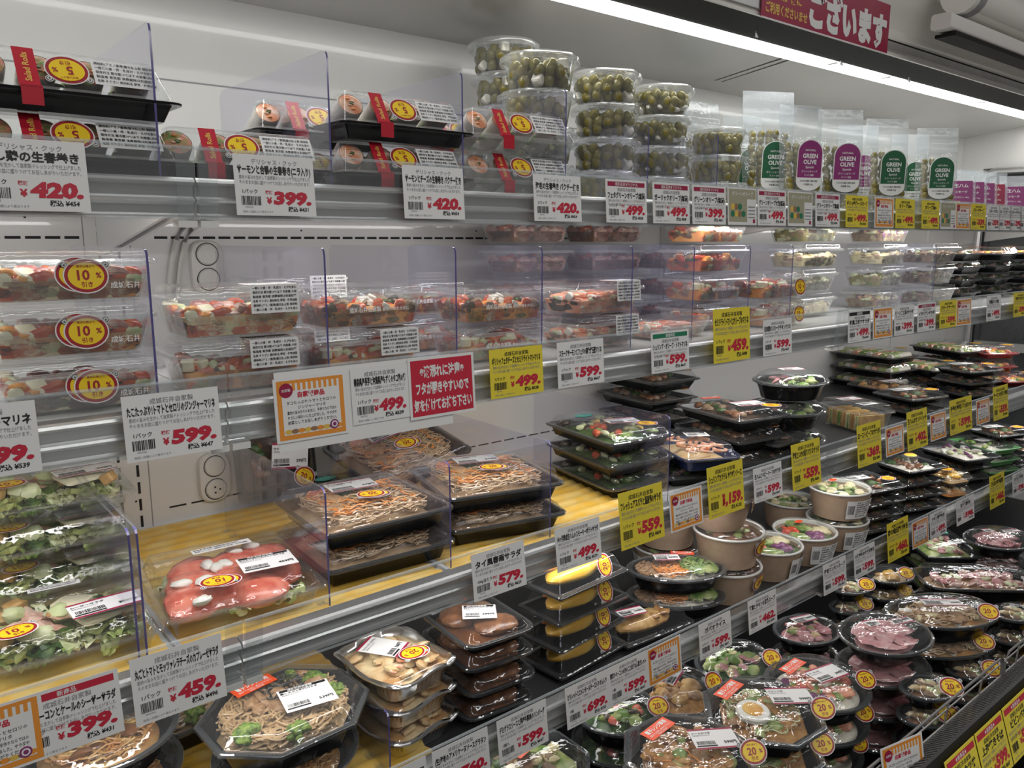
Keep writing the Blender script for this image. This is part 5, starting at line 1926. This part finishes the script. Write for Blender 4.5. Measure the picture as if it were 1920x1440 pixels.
def t_roll(v):
    t = pack('sushi_tray', 'sushi tray', 'rect', .165, .235 if v == 'handroll' else .15, .022, .022, BLK, .014, 0, .008, .008, 'flat', .014)
    b = MB()
    n = 8 if v == 'handroll' else 6
    for i in range(n):
        y = -t.id / 2 + t.id * (i + .5) / n
        if v == 'handroll':
            b.tube([(-.06, y, .022), (.06, y, .022)], .0105, 8, (0, 1, 2)[i % 3])
            b.tube([(-.045 + .01 * (i % 3), y, .0225), (-.01, y, .0225)], .0112, 8, 1)
        else:
            for k in range(3):
                x = -.045 + .045 * k
                b.blob((x, y, .017), (.018, .0095, .011), 0, i, .1)
                b.blob((x, y, .026), (.019, .010, .005), 1 + (i + k) % 3, i + k, .15)
    t.p('sushi', b, [F_['rice'], F_['lettuce'] if v == 'handroll' else F_['salmon'], F_['shrimp'], F_['egg_yellow']], label='rows of white rice rolls' if v == 'handroll' else 'rows of topped rice pieces')
    stk(t, 's20s', .04, -t.d * .3, -10)
    if v != 'handroll':
        on_lid(t, 'header_label', 'redhd', lambda: strip_label(.08, .03, 'お買得'), 0, .04, 0, .001, 'red label')
    return t


def t_eggbento():
    t = t_dish('bento_tray', 'bento tray', 'rect', .165, .145, .022, .010, BLK, 'flat', .012, ('rice', [('brown_meat', 9, (.013, .010, .005)), ('kale', 6, (.012, .009, .005))], []), 27)
    b = MB()
    b.loft([ring('round', .052 * k, .046 * k, t.th + t.lh + z) for k, z in ((.8, .001), (.95, .006), (1, .014), (.85, .016))], 0, True, True)
    b.loft([ring('round', .038 * k, .034 * k, t.th + t.lh + z) for k, z in ((1, .0165), (.8, .019))], 1, True, True)
    t.p('side_cup', b, [PETH, F_['egg_yellow']], label='small cup of yellow egg on the lid')
    return t


def t_ham(v):
    t = pack('carpaccio_plate', 'cold cut plate', 'round', .205, .168, .042, .024, BLK, .02, .06, .028, .006, 'ribbed', .054)
    b = MB()
    heap(b, 'round', t.iw, t.id, .026, .010, 4, .003, 0)
    for i in range(9):
        a = i * .7
        crumple(b, .062, .050, 0, 0, i, .006, tr(.040 * math.cos(a) * (1 if i < 8 else 0), .030 * math.sin(a) * (1 if i < 8 else 0), .042) @ rz(a), 8, 50)
    t.p('sliced_meat', b, [F_[v]], label='thin pink meat slices' if v == 'ham' else 'thin dark red meat slices')
    lbl(t, '生ハムの盛り合わせ' if v == 'ham' else 'ローストビーフ', '899', 24, 'maroon', .035, -.01, -8, .050, .024)
    on_lid(t, 'name_label', 'hamname', lambda: pack_label('maroon', '国産', '20', 31, .030, .030), -.028, .012, R(-8), label='small white and maroon label')
    return t


MAKE = dict(DISH)
MAKE.update({
    'rollA': lambda: t_spring_roll(F_['roll_fill'], BLK, 'black', 'a'),
    'rollB': lambda: t_spring_roll(F_['shrimp'], BLK, 'black', 'bb'),
    'rollC': lambda: t_spring_roll(F_['shrimp'], PETH, 'clear', 'ccc'),
    'feta': lambda: t_olive_tub('feta'), 'garlic': lambda: t_olive_tub('garlic'), 'plain': lambda: t_olive_tub('plain'),
    'pgreen': lambda: t_pouch('green'), 'ppurple': lambda: t_pouch('purple'),
    'pgreenL': lambda: t_pouch('green', .29, .140),
    'm_stk': lambda: t_marinade('octopus', extra=ex_sticker('s10', .012, .030)),
    'm_oct': lambda: t_marinade('octopus', .052, .014, ex_wrap),
    'm_tomwrap': lambda: t_marinade('tomato', .052, .014, ex_wrap),
    'm_greek': lambda: t_marinade('greek', extra=ex_print),
    'm_salmon': lambda: t_marinade('salmon', extra=ex_wrap),
    'm_shrimp': lambda: t_marinade('salmon', .030, .010),
    'm_red': lambda: t_marinade('redmix', extra=ex_top),
    'm_redp': lambda: t_marinade('tomato', extra=ex_print),
    'm_dark': lambda: t_marinade('darkred'),
    'm_green': lambda: t_marinade('green'), 'm_bean': lambda: t_marinade('bean'), 'm_pasta': lambda: t_marinade('pasta'),
    'm_orange10': lambda: t_marinade('tomato', extra=ex_sticker('s10s', .05, .026)),
    'm_mush': lambda: t_marinade('mushroom'),
    'caesar': t_caesar, 'caprese': t_caprese, 'thai': t_thai, 'green': t_green, 'blue': t_blue,
    'soba': t_soba, 'noodle': t_noodle_bowl, 'gratin': t_gratin, 'hamburg': t_hamburg, 'omelet': lambda: t_omelet('omelet'), 'galette': lambda: t_omelet('galette'),
    'gapao': t_gapao, 'cupB': lambda: t_cup('brown'), 'cupS': lambda: t_cup('salad'), 'cupW': lambda: t_cup('white'),
    'dipA': lambda: t_pack_small(2, 'orange', 'cream'), 'dipB': lambda: t_pack_small(3, 'bread', 'egg_yellow'),
})
_C = {}


def tmpl(k):
    if k not in _C:
        _C[k] = MAKE[k]()
    return _C[k]


def place(k, x, y, z, rot, label, group, tilt=None):
    t = tmpl(k)
    root = bpy.data.objects.new(t.name, None)
    root.empty_display_size = .02
    COL.objects.link(root)
    M = Matrix.Translation((x, y, z + H)) @ Matrix.Rotation(R(rot), 4, 'Z')
    if tilt:
        M = M @ Matrix.Rotation(R(tilt[0]), 4, 'X') @ Matrix.Rotation(R(tilt[1]), 4, 'Y')
    root.matrix_world = M
    tag(root, label, t.cat, group)
    host = {}
    for name, me, m, lb, kind, kids in t.parts:
        o = bpy.data.objects.new(name, me)
        o.parent = root
        if name in ('lid', 'tray', 'paper_cup', 'film_bag', 'foil_tray'):
            host[name] = o
        elif name in ('price_label', 'header_label', 'microwave_label', 'discount_sticker', 'ingredient_label', 'lid_sticker', 'lid_label', 'mint_sticker', 'name_label') and 'lid' in host:
            o.parent = host['lid']                     # stuck on the lid: a sub-part
        elif name == 'printed_name':
            o.parent = host['tray']
        elif name == 'side_label':
            o.parent = host['paper_cup']
        elif name == 'front_label':
            o.parent = host['film_bag']
        if m is not None:
            o.matrix_basis = m
        if lb:
            o['label'] = lb
        if kind:
            o['kind'] = kind
        COL.objects.link(o)
    return root


LV = ['top', 'second down', 'third down', 'fourth down', 'fifth down', 'sixth down']
NAMES = {'blackrect': 'small black salad tray', 'm_tomwrap': 'tomato salad tub', 'noodle': 'round noodle bowl', 'm_pasta': 'pasta salad tub', 'm_green': 'green salad tub', 'm_bean': 'bean salad tub',
         'blackdish': 'black salad tray', 'bento': 'black bento tray', 'm_redp': 'red tomato salad tub', 'm_red': 'labelled red salad tub', 'm_greek': 'greek salad tub', 'dipA': 'clear dip pack'}
rj = random.Random(12)


def stack(keys, n, px, py, Y, lv, rot, what, where, group, jit=.004, jr=2.5, above=0.):
    """a pile of n packs; the rim centre of the topmost is seen at (px, py)"""
    ks = keys if isinstance(keys, (list, tuple)) else [keys]
    if n == 0:                                                   # as many as reach the height seen
        zt = atY(px, py, Y)[1]
        n = max(1, round((zt - DECK[lv] - tmpl(ks[0]).rim) / tmpl(ks[-1]).H) + 1)
    seq = [ks[min(i, len(ks) - 1)] for i in range(n)]            # top first
    zs, z = [], DECK[lv] + .001 + above
    for k in reversed(seq):
        zs.append(z)
        z += tmpl(k).H
    zs.reverse()
    zt = zs[0] + tmpl(seq[0]).rim
    if Y is not None:
        x, y = atY(px, py, Y)[0], Y
    else:
        x, y = on(px, py, zt)
    up = .0058 if (lv == 3 and x < 1.13) or (lv == 4 and x < .60) else 0     # these stand on the ribbed mats
    for i, k in enumerate(seq):
        dx, dy, dr = (0, 0, 0) if i == 0 else (rj.uniform(-jit, jit), rj.uniform(-jit, jit), rj.uniform(-jr, jr))
        wh_ = what if k == seq[0] else NAMES.get(k, what)
        if n == 1:
            lb = '%s %s' % (what, where)
        else:
            lb = '%s, %s in the stack %s' % (wh_, 'bottom' if i == n - 1 else LV[i], where)
        place(k, x + dx, y + dy, zs[i] + up, rot + dr, lb, group)


G1, G2, G3, G4 = 'spring roll packs', 'olive tubs', 'olive pouches', 'marinade salad tubs'
# ---- top shelf
stack('rollA', 2, 128, 170, 1.075, 1, 1, 'black spring roll pack', 'at the far left', G1, .006)
stack('rollA', 1, 448, 285, 1.075, 1, -2, 'single spring roll pack', 'right of the leftmost divider', G1)
stack('rollB', 2, 742, 215, 1.075, 1, 1, 'black shrimp roll pack', 'between two tall dividers', G1, .005)
stack('rollB', 2, 590, 215, 1.22, 1, 0, 'rear shrimp roll pack', 'behind a tall divider', G1, .005)
stack('rollC', 2, 962, 240, 1.075, 1, -2, 'clear-tray roll pack', 'in front of the feta tubs', G1, .005)
stack('rollC', 2, 850, 240, 1.21, 1, 0, 'rear clear-tray roll pack', 'behind the black shrimp rolls', G1, .005)
stack('feta', 5, 945, 80, 1.335, 1, 20, 'feta olive tub', 'nearest the back wall', G2, .004)
stack('feta', 4, 1012, 95, 1.155, 1, 70, 'feta olive tub', 'behind the clear roll packs', G2, .004)
stack('feta', 4, 1135, 150, 1.185, 1, 130, 'feta olive tub', 'left of the garlic olives', G2, .004)
stack('garlic', 4, 1240, 168, 1.215, 1, 10, 'garlic olive tub', 'left of the plain olives', G2, .004)
stack('plain', 3, 1345, 245, 1.245, 1, 40, 'plain olive tub', 'beside the olive pouches', G2, .004)


def pouch(k, px, Y, label, rot=0, lean=-5):
    x = atY(px, 280, Y)[0]
    place(k, x, Y, DECK[1] + .005, rot, label, G3, (lean, 0))


pouch('pgreenL', 1322, 1.39, 'green olive pouch standing behind the plain olive tubs', -8)
pouch('pgreenL', 1445, 1.19, 'tallest green olive pouch, first right of the tubs', -28)
pouch('pgreen', 1398, 1.31, 'green olive pouch half hidden by the tallest pouch', -20)
pouch('ppurple', 1507, 1.115, 'left purple olive pouch next to the tallest pouch', -22)
pouch('ppurple', 1580, 1.090, 'frontmost purple olive pouch with creased shiny label', -32)
pouch('ppurple', 1614, 1.20, 'rear purple olive pouch peeking out behind the others', -34)
pouch('pgreen', 1668, 1.090, 'middle green olive pouch facing the aisle', -34)
pouch('pgreen', 1712, 1.20, 'rear green olive pouch between two front green ones', -36)
pouch('pgreen', 1762, 1.085, 'rightmost green olive pouch before the purple packs', -40)
b = MB()
b.loft([ring('rect', .060, .010, z, .003) for z in (0, .13)], 0, True, True)
rect(b, -.026, .02, .026, .115, 11, 0)
for i, (px, ik) in enumerate([(1806, PUR), (1828, PUR), (1848, PUR), (1868, MAR), (1906, PUR)]):
    q = MB()
    q.loft([ring('rect', .085 * k, .014 * e, z, .004) for k, e, z in ((.98, .5, 0), (1, 1, .02), (1, 1, .10), (.98, .4, .135), (1, .15, .15))], 0, True, True)
    l_ = sheet(.066, .085, ik, .0002)
    put(l_, '生ハム', 0, .022, .014, WHI, .05, 'c', .02)
    put(l_, 'スモーク', 0, .004, .009, WHI, .05, 'c', .02)
    put(l_, '切り落とし 100g', 0, -.012, .006, WHI, .05, 'c', .01)
    x = atY(px, 340, 1.085)[0]
    r_ = bpy.data.objects.new('meat_pack', None)
    COL.objects.link(r_)
    r_.matrix_world = Matrix.Translation((x, 1.085, H + DECK[1] + .002)) @ rz(R(-52)) @ rx(R(-14))
    tag(r_, ['purple labelled meat pack, leftmost beside the green pouch', 'second purple labelled meat pack from the green pouch', 'third purple labelled meat pack from the green pouch', 'maroon labelled meat pack leaning at the end of the row', 'purple labelled meat pack standing apart at photo edge'][i], 'meat pack', 'flat meat packs on the top shelf')
    add_obj('film_bag', q.mesh('film_bag', [PEZ]), r_)
    o = add_obj('front_label', l_.mesh('front_label', INK), r_, (0, -.0085, .068), (R(90), 0, 0))
    o['label'] = 'printed purple label' if ik == PUR else 'printed maroon label'
    q = MB()
    q.loft([ring('rect', .066, .007, z, .003) for z in (.012, .11)], 0, True, True)
    add_obj('sliced_meat', q.mesh('sliced_meat', [F_['ham']]), r_)
q = MB()
q.box((-.018, -.012, 0), (.018, .012, .034), MIN)
q.box((-.018, -.012, .034), (.018, .012, .044), GLD)
x = atY(1786, 360, 1.06)[0]
tag(add_obj('sauce_box', q.mesh('sauce_box', INK), None, (x, 1.06, H + DECK[1] + .0005), (0, 0, R(-30))), 'small mint green box in front of the purple meat packs', 'box')

# ---- second shelf
stack('m_stk', 3, 118, 520, 1.045, 2, 0, 'stickered octopus salad tub', 'at the far left', G4)
stack(['m_oct', 'm_tomwrap'], 2, 432, 560, 1.05, 2, -1, 'salad tub with folded label', 'below the wall fitting', G4)
stack('m_oct', 2, 545, 560, 1.24, 2, 2, 'rear octopus salad tub', 'behind the second divider', G4)
stack(['m_greek', 'm_tomwrap'], 2, 668, 560, 1.05, 2, 2, 'greek salad tub', 'above the red notice', G4)
stack('m_redp', 2, 772, 560, 1.22, 2, 2, 'rear tomato salad tub', 'behind the third divider', G4)
stack(['m_greek', 'm_redp'], 2, 915, 560, 1.05, 2, -2, 'greek salad tub', 'above the yellow 499 card', G4)
stack('m_dark', 4, 985, 470, 1.32, 2, 2, 'rear dark red salad tub', 'at the back wall', G4)
stack(['m_salmon', 'm_salmon'], 2, 1105, 560, 1.05, 2, 2, 'shrimp salad tub', 'above the white 599 card', G4)
stack('m_dark', 4, 1130, 470, 1.30, 2, 0, 'second rear dark red tub', 'behind the shrimp salads', G4)
stack('m_shrimp', 1, 1243, 600, 1.055, 2, 1, 'single low tub of orange shrimps', 'above the green header card', G4)
stack('m_dark', 3, 1252, 470, 1.28, 2, 0, 'third rear dark red tub', 'behind the orange shrimps', G4)
stack(['m_redp', 'm_red', 'm_redp', 'm_red'], 4, 1322, 455, 1.105, 2, 2, 'red tomato salad tub', 'above the yellow 459 card', G4)
stack('m_orange10', 2, 1432, 560, 1.06, 2, 0, 'stickered orange salad tub', 'right of the red salads', G4)
stack(['m_green', 'm_pasta', 'm_green', 'm_pasta'], 4, 1507, 455, 1.13, 2, 1, 'green salad tub', 'between red and bean salads', G4)
stack(['m_bean', 'm_pasta', 'm_green', 'm_bean'], 4, 1646, 455, 1.13, 2, 2, 'bean salad tub', 'left of the mushroom salads', G4)
stack('m_mush', 3, 1738, 500, 1.10, 2, 0, 'brown mushroom salad tub', 'left of the black trays', G4)
stack('blackrect', 4, 1792, 500, 1.13, 2, 2, 'black salad tray', 'right of the mushroom salads', 'black trays on the second shelf')
stack(['sushi', 'blackrect'], 4, 1852, 500, 1.12, 2, 2, 'black sushi tray', 'near the end of second shelf', 'black trays on the second shelf')
stack(['sushi', 'blackrect'], 4, 1912, 500, 1.10, 2, 2, 'black sushi tray', 'at the right photo edge', 'black trays on the second shelf')

# ---- third shelf
G5 = 'clear salad packs'
stack('caesar', 3, 92, 955, 1.285, 3, -3, 'caesar salad pack', 'at the back left', G5)
stack('caesar', 1, 118, 1190, 1.075, 3, -4, 'single caesar salad pack', 'at the front left corner', G5)
stack('caprese', 1, 432, 1098, 1.078, 3, -6, 'caprese tomato salad pack', 'right of a clear divider', G5)
G6 = 'noodle salad packs'
stack('thai', 2, 680, 955, 1.105, 3, -3, 'thai noodle salad pack', 'left of the middle divider', G6, .006)
stack('thai', 2, 908, 912, 1.105, 3, -14, 'thai noodle salad pack', 'right of the middle divider', G6, .010, 5)
xb, yb = on(790, 905, -.46)
place('thai', .80, 1.335, DECK[3] + .074, 6, 'thai noodle salad pack tilted up behind the two stacks', G6, (14, -12))
place('green', .70, 1.335, DECK[3] + .0075, 10, 'dark salad tray lying flat behind the noodle salads', 'dark salad trays')
place('blackdish', .585, 1.455, DECK[3] + .128, 4, 'black salad tray standing upright against the back wall', 'dark salad trays', (84, 0))
stack('green', 3, 1140, 803, None, 3, -8, 'tall-stacked green salad tray', 'above the yellow 559 card', 'dark salad trays')
stack(['blue', 'blackrect'], 2, 1297, 838, None, 3, -24, 'blue shrimp cocktail tray', 'above the orange promo card', 'shrimp cocktail packs')
stack('blackdish', 4, 1215, 725, 1.33, 3, -4, 'rear black salad tray', 'behind the blue shrimp tray', 'dark salad trays')
stack('blackdish', 3, 1372, 768, None, 3, -10, 'black stickered salad tray', 'right of the blue shrimp tray', 'dark salad trays')
stack('blackbowl', 3, 1482, 712, None, 3, -10, 'round black salad bowl', 'in front of clear sandwiches', 'round black salad bowls')
stack('sandwich', 1, 1604, 780, 1.06, 3, -22, 'large clear sandwich pack', 'above the yellow 369 card', 'sandwich packs')
stack(['chicken', 'blackdish'], 0, 1668, 715, 1.23, 3, -12, 'black chicken tray', 'behind the sandwich packs', 'black trays on the third shelf')
stack(['handroll', 'blackdish'], 0, 1728, 690, 1.245, 3, -14, 'black hand roll tray', 'right of the chicken trays', 'black trays on the third shelf')
stack(['handroll', 'blackdish'], 0, 1782, 655, 1.235, 3, -20, 'black hand roll tray', 'tallest on the third shelf', 'black trays on the third shelf')
stack('bento', 2, 1706, 752, 1.05, 3, -12, 'black stickered salad tray', 'between 369 and 402 cards', 'black trays on the third shelf')
stack('bento', 2, 1440, 800, 1.03, 3, 4, 'dark salad tray', 'above the white 599 card', 'dark salad trays')
stack('bento', 3, 1815, 702, 1.05, 3, -16, 'black stickered salad tray', 'in front of the hand rolls', 'black trays on the third shelf')
stack('redtray', 0, 1862, 668, 1.10, 3, -30, 'red sushi tray', 'behind the front red trays', 'red sushi trays')
stack('redtray', 0, 1900, 708, 1.04, 3, -30, 'red sushi tray', 'at the right photo edge', 'red sushi trays')
stack('handroll', 3, 1640, 668, 1.34, 3, -5, 'rear hand roll tray', 'at the back wall', 'black trays on the third shelf')

# ---- lowest shelf
stack(['soba', 'noodle'], 2, 537, 1368, 1.04, 4, 3, 'octagonal soba noodle bowl', 'left of the gratin trays', 'noodle bowls')
stack('noodle', 2, 185, 1375, None, 4, 0, 'round black noodle bowl', 'at the bottom left corner', 'noodle bowls')
stack('soba', 1, 350, 1310, None, 4, 5, 'half hidden soba bowl', 'below the caprese price card', 'noodle bowls')
stack('gratin', 3, 740, 1226, None, 4, 6, 'foil gratin tray', 'right of the soba bowl', 'foil gratin trays', .005)
stack('hamburg', 4, 893, 1182, 1.034, 4, -4, 'hamburg steak tray', 'between gratins and omelettes', 'hamburg steak trays', .003)
stack('omelet', 4, 1076, 1078, None, 4, 4, 'yellow omelette pack', 'between hamburg steaks and galettes', 'omelette and galette packs', .003)
stack('galette', 1, 1205, 1178, 1.012, 4, -4, 'brown galette pack', 'right of the omelettes', 'omelette and galette packs', .003)
stack('gapao', 2, 1268, 1084, 1.03, 4, -36, 'oval green rice bowl', 'left of the soup cups', 'oval rice bowls', .004)
GC = 'kraft soup cups'
stack('cupB', 2, 1366, 995, 1.008, 4, 0, 'soup cup', 'right of the green rice bowls', GC, .003)
x, y = atY(1366, 995, 1.008)[0], 1.008
place('cupB', x + .012, y + .040, DECK[4] + .1655, 20, 'tilted soup cup resting on top of the front left cups', GC, (3, -9))
stack('cupB', 2, 1250, 985, 1.17, 4, 50, 'soup cup', 'behind the oval rice bowls', GC, .003)
stack('cupS', 1, 1509, 992, None, 4, 0, 'vegetable-topped soup cup', 'between two taller cup stacks', GC, .003)
stack('cupS', 1, 1441, 1046, 1.018, 4, 30, 'single vegetable-topped soup cup', 'at the front behind the 462 card', GC)
stack('cupW', 2, 1574, 912, None, 4, 0, 'pale-topped soup cup', 'left of the black bentos', GC, .003)
stack('cupW', 1, 1482, 930, 1.17, 4, 60, 'rear soup cup', 'behind the vegetable-topped cups', GC)
GB = 'bento trays on the lowest shelf'
stack('bento', 0, 1622, 912, 1.02, 4, -14, 'black bento tray', 'right of the soup cups', GB, .003)
stack(['eggbento', 'bento'], 0, 1706, 862, 1.03, 4, -16, 'bento tray with egg cup' if False else 'black bento tray', 'topped by an egg cup', GB, .003)
stack(['dipB', 'dipA'], 0, 1770, 880, 1.02, 4, -16, 'clear dip pack', 'right of the egg-topped bentos', 'clear dip packs', .003)
stack(['clearbento', 'bento'], 0, 1797, 842, 1.055, 4, -18, 'wide black bento tray', 'behind the clear dip packs', GB, .003)
stack('greentray', 0, 1845, 826, 1.045, 4, -18, 'green bento tray', 'behind the wide black bentos', GB, .003)
stack(['bento'], 0, 1874, 798, 1.03, 4, -18, 'black bento tray', 'right of the green trays', GB, .003)
stack('chicken', 0, 1898, 866, 1.075, 4, -14, 'dark meat tray', 'at the end of the lowest shelf', GB, .003)

# ---- floor bin
GO = 'large bowls in the bin'
stack('eggoct', 4, 1430, 1332, None, 5, -3, 'octagonal egg rice bowl', 'at the front of the bin', GO, .004)
stack('cutletoct', 4, 1292, 1412, None, 5, -3, 'octagonal cutlet bowl', 'nearest the bottom photo edge', GO, .004)
stack('smalloct', 3, 1272, 1300, None, 5, 10, 'octagonal fritter tray', 'behind the cutlet bowls', GO, .004)
stack('greenround', 3, 1158, 1330, None, 5, 0, 'green salad bowl', 'left of the fritter trays', GO, .004)
stack('saladred', 3, 1000, 1432, None, 5, 0, 'salad bowl with red label', 'at the bottom left of bin', GO, .004)
stack('salmonround', 3, 1532, 1282, None, 5, -4, 'round salmon rice bowl', 'behind the egg rice bowls', GO, .004)
stack('hamoval', 4, 1660, 1188, None, 5, -10, 'tall-piled pink ham plate', 'beside the salmon bowls', GO, .006)
stack('paleoval', 3, 1513, 1180, None, 5, -10, 'pale pasta salad bowl', 'behind the ham plates', GO, .004)
stack('pastaoval', 4, 1764, 1147, None, 5, -32, 'long oval pasta tray', 'right of the ham plates', GO, .004)
stack('halfgreen', 3, 1378, 1240, None, 5, -5, 'green and pale salad bowl', 'below the 599 rice card', GO, .004)
GS = 'small round side dishes in the bin'
stack('smalloval', 3, 1596, 1100, None, 5, -20, 'small side dish', 'behind the pasta trays', GS, .003)
stack('goldoval', 3, 1668, 1078, None, 5, -20, 'gold-edged side dish', 'under the yellow 460 card', GS, .003)
stack('longtray', 4, 1830, 1085, None, 5, -42, 'long black pasta tray', 'in the right of the bin', GO, .008, 4)
stack('mintsalad', 3, 1762, 1022, None, 5, -40, 'pale salad tray with mint label', 'behind the long trays', GO, .004)
stack('beefoval', 3, 1872, 1010, None, 5, -20, 'round stickered beef plate', 'at the right bin end', GO, .004)
for i, (px, py, n, wh) in enumerate([(1742, 1290, 4, 'directly behind the wire fence'), (1822, 1255, 3, 'at the fence near photo edge'), (1905, 1150, 4, 'at the far right fence')]):
    stack('smalloval', n, px, py, None, 5, -25 - 3 * i, 'dark stickered side dish', wh, GS, .003)
